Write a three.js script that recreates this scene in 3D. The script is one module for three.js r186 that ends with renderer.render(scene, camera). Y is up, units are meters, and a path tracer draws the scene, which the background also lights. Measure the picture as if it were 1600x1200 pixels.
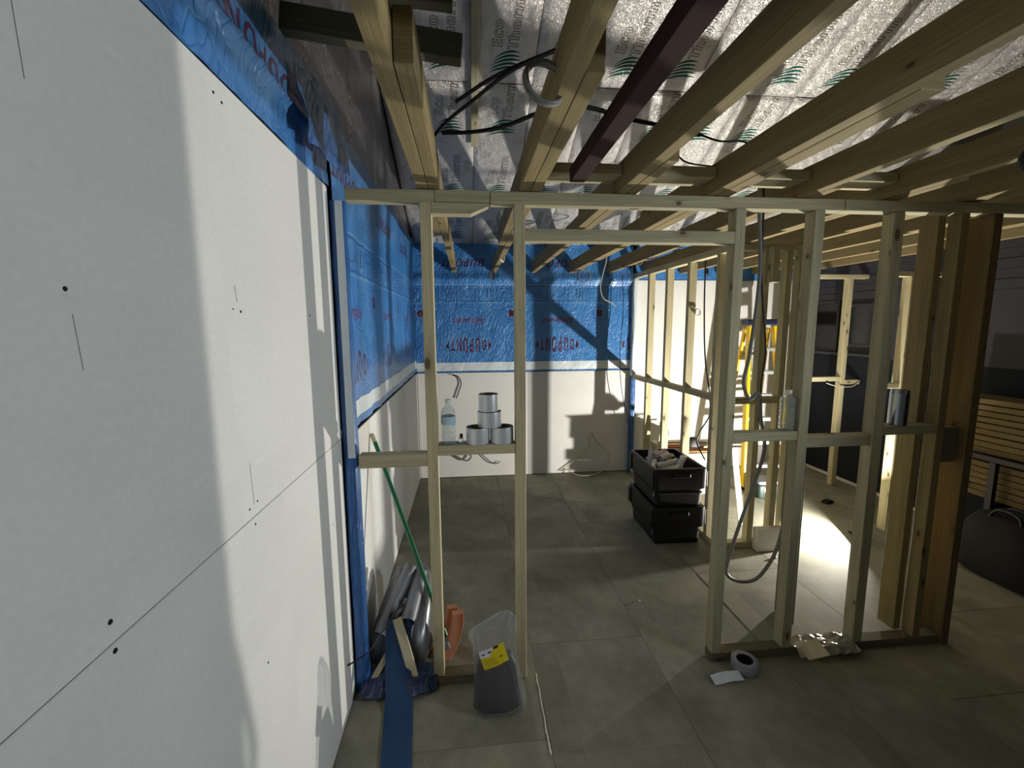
import * as THREE from 'three';
import { mergeGeometries, mergeVertices, toCreasedNormals } from 'three/addons/utils/BufferGeometryUtils.js';
import { ImprovedNoise } from 'three/addons/math/ImprovedNoise.js';
import { RectAreaLightUniformsLib } from 'three/addons/lights/RectAreaLightUniformsLib.js';

// ---------------------------------------------------------------- camera, light, exposure
// World: x to the right, y up, z towards the viewer. D = -z is depth from the camera.
const scene = new THREE.Scene();
scene.background = new THREE.Color(0x000000);
const camera = new THREE.PerspectiveCamera(81.5, 1600 / 1200, 0.05, 60);
camera.position.set(0, 1.68, 0);
camera.rotation.set(-0.13, -0.0992, -0.0065, 'YXZ');
camera.updateMatrixWorld();
scene.add(camera);
const renderer = new THREE.WebGLRenderer({ antialias: true });
renderer.toneMapping = THREE.LinearToneMapping;
renderer.toneMappingExposure = 1.0;
renderer.shadowMap.enabled = true;
RectAreaLightUniformsLib.init();
const LAMP = { x: 3.06, y: 0.12, d: 3.06, yaw: -2.0, tilt: -0.66, w: 0.045, h: 0.05, power: 17500 };   // floodlight on the floor
const FILL = { x: 2.75, y: 1.7, d: 0.45, tx: -0.545, ty: 1.7, td: 1.0, power: 11, half: 1.04 };     // added out-of-view fill spotlight on a stand at the viewer's right, turned to the white wall

// ---------------------------------------------------------------- helpers
let seed = 12345;
const rnd = () => { seed = (seed * 1664525 + 1013904223) >>> 0; return seed / 4294967296; };
const rr = (a, b) => a + (b - a) * rnd();
const noise = new ImprovedNoise();
const N = (x, y, z = 0) => noise.noise(x, y, z);
const fbm = (x, y, o = 4, z = 0) => { let s = 0, a = 0.5, f = 1; for (let i = 0; i < o; i++) { s += a * N(x * f, y * f, z + i * 7.3); a *= 0.5; f *= 2; } return s; };
const V = (x, y, d) => new THREE.Vector3(x, y, -d);
const names = new Map();
function numbered(n) { const k = names.get(n) || 0; names.set(n, k + 1); return k ? `${n}_${String(k).padStart(3, '0')}` : n; }
function shadow(o) { o.castShadow = true; o.receiveShadow = true; return o; }
function tag(o, label, category, group, kind) { o.userData.label = label; if (category) o.userData.category = category; if (group) o.userData.group = group; if (kind) o.userData.kind = kind; return o; }
function thing(name, label, category, pos = [0, 0, 0], group) {
  const o = new THREE.Group(); o.name = numbered(name); o.position.set(pos[0], pos[1], -pos[2]); scene.add(o);
  return tag(o, label, category, group);
}
function struct(name) { const o = new THREE.Group(); o.name = numbered(name); o.userData.kind = 'structure'; scene.add(o); return o; }
// part: geometry in world coordinates (x, y, z) is shifted into its parent's frame
function part(parent, name, geo, mat) {
  const m = shadow(new THREE.Mesh(geo, mat)); m.name = parent === scene ? numbered(name) : numbered(name);
  parent.add(m); return m;
}
// chamfered box centred on the origin, uv in metres with the long axis along u
function cbox(sx, sy, sz, c = 0.002) {
  c = Math.min(c, sx * 0.3, sy * 0.3, sz * 0.3);
  const h = [sx / 2, sy / 2, sz / 2], pos = [], uv = [];
  const long = sx >= sy && sx >= sz ? 0 : sy >= sz ? 1 : 2;
  const ou = rnd() * 3, ov = rnd() * 0.4;
  const P = (a, s) => { const r = [0, 0, 0]; for (let i = 0; i < 3; i++) r[i] = s[i] * (i === a ? h[i] : h[i] - c); return r; };
  const uvOf = (p, ax) => {
    let o = [0, 1, 2].filter((i) => i !== ax);
    if (o[1] === long) o = [o[1], o[0]];
    return [p[o[0]] + ou, p[o[1]] + ov + ax * 0.11];
  };
  const tri = (a, b, d, ax) => { // wind outward
    const u = [0, 1, 2].map((i) => b[i] - a[i]), v = [0, 1, 2].map((i) => d[i] - a[i]);
    const n = [u[1] * v[2] - u[2] * v[1], u[2] * v[0] - u[0] * v[2], u[0] * v[1] - u[1] * v[0]];
    const m = [0, 1, 2].map((i) => a[i] + b[i] + d[i]);
    const t = n[0] * m[0] + n[1] * m[1] + n[2] * m[2] < 0 ? [a, d, b] : [a, b, d];
    for (const p of t) { pos.push(...p); uv.push(...uvOf(p, ax)); }
  };
  const quad = (a, b, d, e, ax) => { tri(a, b, d, ax); tri(a, d, e, ax); };
  for (let ax = 0; ax < 3; ax++) for (const s of [-1, 1]) {
    const b = (ax + 1) % 3, d = (ax + 2) % 3;
    const S = (x, y) => { const r = [0, 0, 0]; r[ax] = s; r[b] = x; r[d] = y; return r; };
    quad(P(ax, S(-1, -1)), P(ax, S(1, -1)), P(ax, S(1, 1)), P(ax, S(-1, 1)), ax);
  }
  for (let ax = 0; ax < 3; ax++) { const b = (ax + 1) % 3, d = (ax + 2) % 3;
    for (const s of [-1, 1]) for (const t of [-1, 1]) {
      const S = (x) => { const r = [0, 0, 0]; r[ax] = x; r[b] = s; r[d] = t; return r; };
      quad(P(b, S(-1)), P(b, S(1)), P(d, S(1)), P(d, S(-1)), b);
    } }
  for (const i of [-1, 1]) for (const j of [-1, 1]) for (const k of [-1, 1]) tri(P(0, [i, j, k]), P(1, [i, j, k]), P(2, [i, j, k]), 0);
  const g = new THREE.BufferGeometry();
  g.setAttribute('position', new THREE.Float32BufferAttribute(pos, 3));
  g.setAttribute('uv', new THREE.Float32BufferAttribute(uv, 2));
  g.computeVertexNormals(); return g;
}
// axis-aligned piece given by its world limits; parent frame = parent's position
function piece(parent, name, x0, x1, y0, y1, d0, d1, mat, c = 0.002) {
  const m = part(parent, name, cbox(x1 - x0, y1 - y0, d1 - d0, c), mat);
  m.position.set((x0 + x1) / 2, (y0 + y1) / 2, -(d0 + d1) / 2);
  if (parent !== scene) m.position.sub(parent.position);
  return m;
}
// bar between two points with a rectangular section
function bar(parent, name, a, b, w, t, mat, up = new THREE.Vector3(0, 1, 0), c = 0.002) {
  const L = a.distanceTo(b), m = part(parent, name, cbox(L, w, t, c), mat);
  const x = b.clone().sub(a).normalize(), z = x.clone().cross(up).normalize(), y = z.clone().cross(x);
  m.quaternion.setFromRotationMatrix(new THREE.Matrix4().makeBasis(x, y, z));
  m.position.copy(a).add(b).multiplyScalar(0.5); if (parent !== scene) m.position.sub(parent.position);
  return m;
}
function tubeGeo(pts, r, seg = 48, rad = 8) { return new THREE.TubeGeometry(new THREE.CatmullRomCurve3(pts, false, 'centripetal'), seg, r, rad, false); }
function tube(parent, name, pts, r, mat, seg, rad) {
  const p0 = parent === scene ? null : parent.position;
  const g = capTube(pts.map((p) => p0 ? p.clone().sub(p0) : p), r, seg, rad); return part(parent, name, g, mat);
}
function capTube(pts, r, seg = 48, rad = 8) {
  const g = tubeGeo(pts, r, seg, rad); const gs = [g];
  for (const e of [pts[0], pts[pts.length - 1]]) { const s = new THREE.SphereGeometry(r, 8, 6); s.translate(e.x, e.y, e.z); gs.push(s); }
  return mergeGeometries(gs);
}
function lathe(pts, seg = 40) { return new THREE.LatheGeometry(pts.map((p) => new THREE.Vector2(p[0], p[1])), seg); }
// loft of closed rings: each ring is a function t(0..1) -> Vector3
function loft(rings, seg = 48, capA = true, capB = true) {
  const pos = [], uv = [], idx = []; const n = rings.length;
  rings.forEach((f, j) => { for (let i = 0; i <= seg; i++) { const p = f(i / seg % 1); pos.push(p.x, p.y, p.z); uv.push(i / seg, j / (n - 1)); } });
  const w = seg + 1;
  for (let j = 0; j < n - 1; j++) for (let i = 0; i < seg; i++) { const a = j * w + i; idx.push(a, a + w, a + 1, a + 1, a + w, a + w + 1); }
  const cap = (j, flip) => { const c = new THREE.Vector3(); for (let i = 0; i < seg; i++) c.add(rings[j](i / seg)); c.multiplyScalar(1 / seg); const k = pos.length / 3; pos.push(c.x, c.y, c.z); uv.push(0.5, 0.5); for (let i = 0; i < seg; i++) { const a = j * w + i; flip ? idx.push(k, a, a + 1) : idx.push(k, a + 1, a); } };
  if (capA) cap(0, true); if (capB) cap(n - 1, false);
  const g = new THREE.BufferGeometry(); g.setAttribute('position', new THREE.Float32BufferAttribute(pos, 3)); g.setAttribute('uv', new THREE.Float32BufferAttribute(uv, 2)); g.setIndex(idx); g.computeVertexNormals(); return g;
}
// rounded rectangle ring, seen from above, counter-clockwise
function rrect(y, w, l, r, ox = 0, oz = 0) {
  return (t) => { const a = t * Math.PI * 2 + 1e-4; const e = 2 / Math.max(2, Math.min(24, Math.min(w, l) / r)); const c = Math.cos(a), s = Math.sin(a); return new THREE.Vector3(ox + Math.sign(c) * Math.pow(Math.abs(c), e) * w / 2, y, oz - Math.sign(s) * Math.pow(Math.abs(s), e) * l / 2); };
}
// wrinkled sheet in the local XY plane, facing +z, uv in metres; two-sided with a little thickness
function sheetGeo(w, h, nx, ny, disp, thick = 0.0015) {
  const mk = (off, flip) => { const g = new THREE.PlaneGeometry(w, h, nx, ny), p = g.attributes.position, uv = g.attributes.uv;
    for (let i = 0; i < p.count; i++) { const x = p.getX(i), y = p.getY(i); const d = disp(x, y); if (typeof d === 'number') p.setZ(i, d + off); else p.setXYZ(i, x + d[0], y + d[1], d[2] + off); uv.setXY(i, x + w / 2, y + h / 2); }
    if (flip) { const id = g.index.array; for (let i = 0; i < id.length; i += 3) { const t = id[i]; id[i] = id[i + 1]; id[i + 1] = t; } }
    g.computeVertexNormals(); return g; };
  return mergeGeometries([mk(0, false), mk(-thick, true)]);
}

// ---------------------------------------------------------------- textures
function dataTex(w, h, f, { srgb = true, rx = 1, ry = 1 } = {}) {
  const d = new Uint8Array(w * h * 4);
  for (let y = 0; y < h; y++) for (let x = 0; x < w; x++) { const c = f(x / w, y / h, x, y); const i = (y * w + x) * 4; d[i] = Math.max(0, Math.min(255, c[0])); d[i + 1] = Math.max(0, Math.min(255, c[1])); d[i + 2] = Math.max(0, Math.min(255, c[2])); d[i + 3] = 255; }
  const t = new THREE.DataTexture(d, w, h, THREE.RGBAFormat); t.wrapS = t.wrapT = THREE.RepeatWrapping; t.magFilter = THREE.LinearFilter; t.minFilter = THREE.LinearMipmapLinearFilter; t.generateMipmaps = true; if (srgb) t.colorSpace = THREE.SRGBColorSpace; t.repeat.set(rx, ry); t.needsUpdate = true; return t;
}
const wrapN = (u, v, fu, fv, z, per = 1) => { // tileable noise in u
  const a = u * Math.PI * 2; return N(Math.cos(a) * fu / 6.283 + 5, Math.sin(a) * fu / 6.283 + 5, v * fv + z);
};
// pine: 3 m long, 0.5 m across
const knots = []; for (let i = 0; i < 12; i++) knots.push([rnd(), rnd(), rr(0.004, 0.011), rr(0.7, 1.5)]);
function woodColor(u, v, tint) {
  let gx = u * 3, gy = v * 0.5, bend = 0, dark = 0;
  for (const k of knots) { let du = gx - k[0] * 3, dv = gy - k[1] * 0.5; if (du > 1.5) du -= 3; if (du < -1.5) du += 3; if (dv > 0.25) dv -= 0.5; if (dv < -0.25) dv += 0.5;
    const r = Math.hypot(du / (1.6 * k[3]), dv) / k[2]; if (r < 8) { bend += Math.sign(dv) * 0.010 * Math.exp(-r * r / 9); if (r < 1.6) dark = Math.max(dark, r < 1 ? 0.7 : (1.6 - r) / 0.6 * 0.6); else dark = Math.max(dark, 0.18 * Math.exp(-(r - 1.6))); } }
  const yy = v + bend * 2;
  const broad = wrapN(u, yy, 6, 14, 1), fine = wrapN(u, yy, 14, 120, 4), fine2 = wrapN(u, yy, 50, 260, 9), ring = Math.sin((yy * 70 + broad * 3) * 6.283);
  const s = 1 + broad * 0.10 + fine * 0.12 + fine2 * 0.06 + ring * 0.035;
  const c = [tint[0] * s, tint[1] * s * (1 - 0.015 * ring), tint[2] * s * (1 - 0.05 * ring)];
  return [c[0] * (1 - dark * 0.62), c[1] * (1 - dark * 0.72), c[2] * (1 - dark * 0.8)];
}
const woodT = dataTex(1024, 512, (u, v) => woodColor(u, v, [184, 174, 139]), { rx: 1 / 3, ry: 2 });
const woodT2 = dataTex(1024, 512, (u, v) => woodColor(u + 0.37, v + 0.21, [168, 161, 131]), { rx: 1 / 3, ry: 2 });
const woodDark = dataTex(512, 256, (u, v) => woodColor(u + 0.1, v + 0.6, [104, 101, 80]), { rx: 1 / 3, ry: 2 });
const woodBump = dataTex(1024, 512, (u, v) => { const g = 128 + wrapN(u, v, 14, 120, 4) * 60 + wrapN(u, v, 50, 260, 9) * 60; return [g, g, g]; }, { srgb: false, rx: 1 / 3, ry: 2 });
const boardT = dataTex(512, 512, (u, v) => { const s = 1 + fbm(u * 6, v * 6, 4) * 0.045 + N(u * 160, v * 160) * 0.02 + N(u * 4, v * 260, 3) * 0.008; return [223 * s, 223 * s, 220 * s]; }, { rx: 0.5, ry: 0.5 });
const floorT = dataTex(1024, 1024, (u, v) => {
  let s = 1 + fbm(u * 5, v * 5, 5) * 0.34 + N(u * 40, v * 40, 5) * 0.06 + N(u * 220, v * 220, 8) * 0.06;
  const dust = Math.max(0, fbm(u * 7 + 9, v * 7, 4, 3) - 0.08) * 1.1;
  return [131 * s + dust * 50, 129 * s + dust * 50, 112 * s + dust * 50];
}, { rx: 0.42, ry: 0.42 });
const crinkle = dataTex(1024, 1024, (u, v) => {
  const w = fbm(u * 9, v * 9, 3); const a = Math.abs(N(u * 60 + w * 3, v * 44 + w * 4, 2)), b = Math.abs(N(u * 24, v * 30 + w * 3, 6)), c = N(u * 130, v * 130, 8);
  const g = 190 - Math.pow(1 - Math.min(1, a * 2.2), 5) * 110 - Math.pow(1 - Math.min(1, b * 2.2), 6) * 60 + c * 22; return [g, g, g];
}, { srgb: false });
// canvas prints
function canvasTex(w, h, draw) {
  const c = document.createElement('canvas'); c.width = w; c.height = h; const x = c.getContext('2d'); draw(x, w, h);
  const t = new THREE.CanvasTexture(c); t.colorSpace = THREE.SRGBColorSpace; t.wrapS = t.wrapT = THREE.RepeatWrapping; t.anisotropy = 8; return t;
}
// blue membrane print, one repeat 0.97 m wide x 1.40 m high; the roll hangs upside down
const PRW = 0.97, PRH = 1.4;
function ovalWord(x, cx, cy, w, h, word, color) {
  x.save(); x.translate(cx, cy); x.rotate(Math.PI); x.fillStyle = color; x.textAlign = 'center'; x.textBaseline = 'middle';
  const n = word.length, inner = w * 0.8;
  for (let i = 0; i < n; i++) { const t = (i + 0.5) / n * 2 - 1; const hh = h * Math.sqrt(1 - 0.72 * t * t); x.save(); x.translate(t * inner / 2, 0); x.font = 'bold 100px sans-serif'; x.scale(inner / n / 82, hh / 74); x.fillText(word[i], 0, 4); x.restore(); }
  for (const s of [-1, 1]) { x.beginPath(); x.moveTo(s * w * 0.43, -h * 0.24); x.quadraticCurveTo(s * w * 0.53, 0, s * w * 0.43, h * 0.24); x.quadraticCurveTo(s * w * 0.415, 0, s * w * 0.43, -h * 0.24); x.fill(); }
  x.restore();
}
const printT = canvasTex(1024, 1478, (x, W, H) => {
  const mx = (m) => m / PRW * W, my = (m) => H - m / PRH * H;            // metres from the lower left corner
  x.fillStyle = '#3d80c4'; x.fillRect(0, 0, W, H);
  for (let i = 0; i < 260; i++) { x.fillStyle = `rgba(${rnd() < 0.5 ? '255,255,255' : '0,20,80'},${rr(0.01, 0.035)})`; x.fillRect(rnd() * W, rnd() * H, rr(20, 220), rr(20, 300)); }
  x.fillStyle = 'rgba(20,40,90,0.75)'; for (let i = 0; i < 12; i++) for (let j = 0; j < 12; j++) x.fillRect(i * W / 12 + (j % 2) * 20, my(0.12 + j * 0.064), 4, 5);
  ovalWord(x, mx(0.485), my(0.285), mx(0.5), mx(0.17), 'DUPONT', '#4d1029');
  x.save(); x.translate(mx(0.5), my(0.56)); x.rotate(Math.PI); x.fillStyle = '#6a2748'; x.font = 'italic bold 84px sans-serif'; x.textAlign = 'center'; x.fillText('AirGuard', 0, 20); x.restore();
  x.fillStyle = 'rgba(190,215,240,0.35)'; x.fillRect(0, my(0.935), W, 8); x.fillRect(0, my(0.745), W, 8);
  x.lineWidth = 6; x.strokeStyle = '#1d4374'; x.fillStyle = '#1d4374';
  for (let k = 0; k < 5; k++) { const bx = mx(0.02 + k * 0.194), by = my(0.915), s = mx(0.155); x.strokeRect(bx, by, s, s);
    x.beginPath();
    if (k === 0) for (let r = 0; r < 5; r++) { x.moveTo(bx + 18, by + 30 + r * 26); x.lineTo(bx + s - 18, by + 30 + r * 26); }
    if (k === 1) { for (let r = 0; r < 4; r++) { x.moveTo(bx + 20 + r * 24, by + 25); x.lineTo(bx + 60 + r * 20, by + s - 25); } x.moveTo(bx + 20, by + s * 0.6); x.lineTo(bx + s - 20, by + s * 0.4); }
    if (k === 2) { x.arc(bx + s * 0.5, by + s * 0.3, s * 0.42, 0.3, 2.8); x.moveTo(bx + s * 0.75, by + s * 0.85); x.lineTo(bx + s * 0.9, by + s * 0.45); }
    if (k === 3) { x.fillRect(bx + s * 0.55, by + 24, 12, s * 0.6); x.fillRect(bx + s * 0.8, by + 24, 10, s * 0.6); }
    if (k === 4) { x.rect(bx + 24, by + 24, s - 48, s * 0.3); x.moveTo(bx + 30, by + s * 0.8); x.lineTo(bx + s - 30, by + s * 0.8); }
    x.stroke(); }
  x.lineWidth = 5; x.beginPath(); const px = mx(0.97), py = my(0.625), q = mx(0.075); for (const o of [0, -W]) { x.moveTo(px + o - q, py - q); x.lineTo(px + o + q * 0.6, py - q); x.lineTo(px + o + q, py); x.lineTo(px + o + q * 0.6, py + q); x.lineTo(px + o - q, py + q * 0.7); x.closePath(); } x.stroke();
  x.fillStyle = '#4d1029'; for (const o of [0, -W]) x.fillRect(px + o - q * 0.6, py - q * 0.5, q * 0.8, q * 0.9);
  x.save(); x.translate(mx(0.45), my(1.16)); x.rotate(Math.PI); x.fillStyle = '#4b2350'; x.font = 'italic bold 120px sans-serif'; x.textAlign = 'center'; x.fillText('DUPONT', 0, 40); x.restore();
});
// foil facing print: leaf mark and outlined lettering, one repeat 0.42 x 0.60 m
const foilT = canvasTex(512, 732, (x, W, H) => {
  x.fillStyle = '#e6e2de'; x.fillRect(0, 0, W, H);
  for (let i = 0; i < 160; i++) { x.fillStyle = `rgba(${rnd() < 0.5 ? '255,255,255' : '70,70,80'},${rr(0.02, 0.07)})`; x.fillRect(rnd() * W, rnd() * H, rr(10, 120), rr(10, 120)); }
  x.save(); x.translate(W * 0.5, H * 0.62); x.rotate(-Math.PI / 2 + 0.06);
  x.font = 'bold 112px sans-serif'; x.textAlign = 'left'; x.lineWidth = 5; x.strokeStyle = '#5c5648'; x.strokeText('Eco', -10, -40); x.strokeText('Therm', -10, 92);
  x.restore(); x.save(); x.translate(W * 0.5, H * 0.8);
  x.fillStyle = '#17594a'; for (let k = 0; k < 5; k++) { x.beginPath(); x.moveTo(-150 + k * 12, 60 - k * 26); x.quadraticCurveTo(10, -40 - k * 26, 160 - k * 10, 20 - k * 30); x.quadraticCurveTo(0, -5 - k * 26, -150 + k * 12, 60 - k * 26); x.fill(); }
  x.restore();
});
foilT.repeat.set(1 / 0.385, 1 / 0.66);
crinkle.repeat.set(2.2, 2.2);

// ---------------------------------------------------------------- materials
const std = (o) => new THREE.MeshStandardMaterial(o), phy = (o) => new THREE.MeshPhysicalMaterial(o);
const M = {
  wood: std({ map: woodT, bumpMap: woodBump, bumpScale: 0.0006, roughness: 0.78 }),
  wood2: std({ map: woodT2, bumpMap: woodBump, bumpScale: 0.0006, roughness: 0.8 }),
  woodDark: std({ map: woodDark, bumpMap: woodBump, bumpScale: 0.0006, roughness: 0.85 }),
  woodDusty: std({ map: woodT2, color: 0x9c9990, bumpMap: woodBump, bumpScale: 0.0006, roughness: 0.9 }),
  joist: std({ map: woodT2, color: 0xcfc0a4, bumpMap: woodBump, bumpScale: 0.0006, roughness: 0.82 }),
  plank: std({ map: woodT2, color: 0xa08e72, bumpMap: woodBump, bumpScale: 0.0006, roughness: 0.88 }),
  woodEnd: std({ color: 0x6a4a22, roughness: 0.9 }),
  oldBeam: std({ color: 0x3a1404, map: woodT, bumpMap: woodBump, bumpScale: 0.001, roughness: 0.95 }),
  board: std({ map: boardT, roughness: 0.88 }),
  boardEdge: std({ color: 0xcfc8bb, roughness: 0.9 }),
  core: std({ color: 0x4a4843, roughness: 0.95 }),
  deck: std({ color: 0x55503f, roughness: 0.95 }),
  floor: std({ map: floorT, roughness: 0.8 }),
  floorBase: std({ color: 0x3a372f, roughness: 0.95 }),
  foil: phy({ map: foilT, metalness: 0.8, roughness: 0.46, bumpMap: crinkle, bumpScale: 0.006, side: THREE.DoubleSide }),
  foilPlain: phy({ color: 0x8e8c92, metalness: 1, roughness: 0.3, bumpMap: crinkle, bumpScale: 0.006 }),
  navy: std({ color: 0x040b1a, roughness: 0.9 }),
  greyWall: std({ color: 0x36353b, roughness: 0.85 }),
  darkGlass: phy({ color: 0x07080a, roughness: 0.12 }),
  frameGrey: std({ color: 0x303236, roughness: 0.7 }),
  silverTape: phy({ color: 0xdbe4ea, metalness: 0.1, roughness: 0.38 }),
  black: std({ color: 0x070708, roughness: 0.55 }),
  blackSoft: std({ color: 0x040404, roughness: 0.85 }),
  cableGrey: std({ color: 0x73736f, roughness: 0.6 }),
  cableBlack: std({ color: 0x16161a, roughness: 0.55 }),
  cableWhite: std({ color: 0xc9c2ae, roughness: 0.55 }),
  alu: std({ color: 0xd3d8da, metalness: 0.45, roughness: 0.34 }),
  steel: std({ color: 0x9aa0aa, metalness: 1, roughness: 0.22 }),
  tapeSide: std({ color: 0x35353c, roughness: 0.6 }),
  card: std({ color: 0x6b5a44, roughness: 0.9 }),
  pet: phy({ color: 0xf4fafc, transmission: 0.92, thickness: 0.002, roughness: 0.06, ior: 1.4 }),
  capWhite: std({ color: 0xe6e6e2, roughness: 0.5 }),
  labelBlue: std({ color: 0xaecbdc, roughness: 0.5 }),
  yellow: std({ color: 0xf2c40c, roughness: 0.42 }),
  capNavy: std({ color: 0x10163a, roughness: 0.5 }),
  tread: std({ color: 0xb7bab8, metalness: 0.6, roughness: 0.4 }),
  green: std({ color: 0x17734e, roughness: 0.35 }),
  cream: std({ color: 0xd9cfae, roughness: 0.6 }),
  orange: std({ color: 0xcf8a69, roughness: 0.85 }),
  pipeGrey: std({ color: 0x80838a, roughness: 0.45 }),
  film: phy({ color: 0xf6f8fa, transmission: 0.94, thickness: 0, roughness: 0.14, side: THREE.DoubleSide, clearcoat: 0.6, clearcoatRoughness: 0.2 }),
  darkLump: std({ color: 0x121219, roughness: 0.6 }),
  copper: std({ color: 0xc07850, metalness: 0.85, roughness: 0.4 }),
  white: std({ color: 0xdedcd6, roughness: 0.7 }),
  whitePipe: std({ color: 0xd3d1cd, roughness: 0.45 }),
  paper: std({ color: 0xcdb8ba, roughness: 0.85 }),
  tapeWhite: std({ color: 0x8f8f98, roughness: 0.55 }),
  lampGlow: std({ color: 0xffffff, emissive: new THREE.Color(1, 0.93, 0.78), emissiveIntensity: 12 }),
  fillGlow: std({ color: 0xffffff, emissive: new THREE.Color(0.86, 0.93, 1), emissiveIntensity: 3 }),
};
for (const k of ['wood', 'wood2', 'woodDark']) M[k].bumpMap = woodBump;
const crease = crinkle.clone(); crease.repeat.set(0.5, 0.32); crease.needsUpdate = true;
function membraneMat(ox, oy) { const t = printT.clone(); t.repeat.set(1 / PRW, 1 / PRH); t.offset.set(ox / PRW, oy / PRH); t.needsUpdate = true; return phy({ map: t, roughness: 0.4, clearcoat: 0.45, clearcoatRoughness: 0.22, bumpMap: crease, bumpScale: 0.009, side: THREE.DoubleSide }); }
M.membrane = phy({ color: 0x2a62a6, bumpMap: crease, bumpScale: 0.009, roughness: 0.36, clearcoat: 0.4, clearcoatRoughness: 0.25, side: THREE.DoubleSide });

// ---------------------------------------------------------------- room shell
const XL = -0.545, DB = 4.857, D1 = 1.928, XR = 4.0, DF = -1.9, FOIL = 2.56, BT = 2.235;
const floor = struct('floor');
piece(floor, 'subfloor', XL - 0.15, XR + 0.15, -0.12, -0.02, DF - 0.15, DB + 0.15, M.floorBase);
{ const c0 = 0.305 - 0.61 * 2;
  for (let k = 0; k < 9; k++) { const x0 = Math.max(XL - 0.012, c0 + k * 0.61), x1 = Math.min(XR, c0 + (k + 1) * 0.61); if (x1 - x0 < 0.05) continue;
    let d = DF - [0.2, 1.3, 0.75, 1.75][k % 4];
    while (d < DB) { const a = Math.max(d, DF), b = Math.min(d + 2.4, DB); if (b - a > 0.03) { const dy = rr(-0.0016, 0); piece(floor, 'floor_sheet', x0 + 0.0007, x1 - 0.0007, -0.02, dy, a + 0.0007, b - 0.0007, M.floor, 0.0015); } d += 2.4; } } }

// lean-to roof: lowest at the far wall, rising towards the viewer, level behind D = 0
const PITCH = 0.45, roofY = (d) => 2.53 + PITCH * (DB - Math.max(d, 0)), TH = Math.atan(PITCH), WT = 4.95;
const ceiling = struct('ceiling');
{ const L = (DB + 0.3) / Math.cos(TH), m = part(ceiling, 'roof_deck', cbox(XR - XL + 0.5, 0.1, L), M.deck); m.rotation.x = TH; m.position.set((XL + XR) / 2, roofY((DB + 0.1) / 2) + 0.16, -(DB + 0.1) / 2);
  piece(ceiling, 'roof_deck', XL - 0.25, XR + 0.25, roofY(0) + 0.1, roofY(0) + 0.2, DF - 0.2, 0.1, M.deck); }
function foilBoard(x0, x1, d0, d1, dy, fine) { // crinkled underside of one foil-faced insulation board
  const w = x1 - x0 - 0.004, sl = d0 >= 0, h = (d1 - d0) / (sl ? Math.cos(TH) : 1) - 0.004, s = rnd() * 50, res = fine ? 0.018 : 0.2;
  const g = sheetGeo(w, h, Math.ceil(w / res), Math.ceil(h / res), (x, y) => { const e = Math.min(w / 2 - Math.abs(x), h / 2 - Math.abs(y)); return 0.004 * fbm(x * 9 + s, y * 9, 3) + 0.0025 * N(x * 40, y * 40, s) - 0.018 * Math.exp(-e / 0.014) + 0.006; }, 0.03);
  const m = part(ceiling, 'foil_board', g, M.foil); m.rotation.x = Math.PI / 2 - (sl ? TH : 0); m.position.set((x0 + x1) / 2, roofY((d0 + d1) / 2) + dy, -(d0 + d1) / 2); return m;
}
{ const xs = [XL, -0.305, 0.08, 0.47, 0.855, 1.24, 1.6, 1.98, 2.37, 2.75, 3.14, 3.53, XR], ds = [DF, 0, 1.6, 3.2, DB];
  for (let i = 0; i < xs.length - 1; i++) for (let j = 0; j < ds.length - 1; j++) foilBoard(xs[i], xs[i + 1], ds[j], ds[j + 1], rr(-0.003, 0.003), j > 1 && i < 9); }

const wallLeft = struct('wall_left');
piece(wallLeft, 'wall_core', XL - 0.2, XL - 0.045, -0.1, WT, DF - 0.15, DB + 0.15, M.core);
for (let k = 0; k < 11; k++) { const w = 0.612, g = sheetGeo(w, WT - FOIL, k > 4 && k < 9 ? 30 : 4, k > 4 && k < 9 ? 60 : 8, (x, y) => 0.005 * fbm(x * 9 + k, y * 4, 3) - 0.014 * Math.exp(-(w / 2 - Math.abs(x)) / 0.014), 0.02), m = part(wallLeft, 'foil_board', g, M.foilPlain); m.rotation.y = Math.PI / 2; m.position.set(XL - 0.008, (FOIL + WT) / 2, -(DF + 0.307 + k * 0.615)); }
function boardPart(parent, x0, x1, y0, y1, d0, d1) { return piece(parent, 'plasterboard', x0, x1, y0, y1, d0, d1, M.board, 0.0015); }
boardPart(wallLeft, XL - 0.0125, XL, 1.2045, BT, -0.9, 1.925);
boardPart(wallLeft, XL - 0.0125, XL, 0.004, 1.2025, -0.3, 1.925);
boardPart(wallLeft, XL - 0.0125, XL, 1.2045, BT, DF, -0.903);
boardPart(wallLeft, XL - 0.0125, XL, 0.004, 1.2025, DF, -0.303);
boardPart(wallLeft, XL - 0.0125, XL, 0.004, 1.176, 2.0, 2.449);
boardPart(wallLeft, XL - 0.0125, XL, 0.004, 1.176, 2.452, DB - 0.02);
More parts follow.
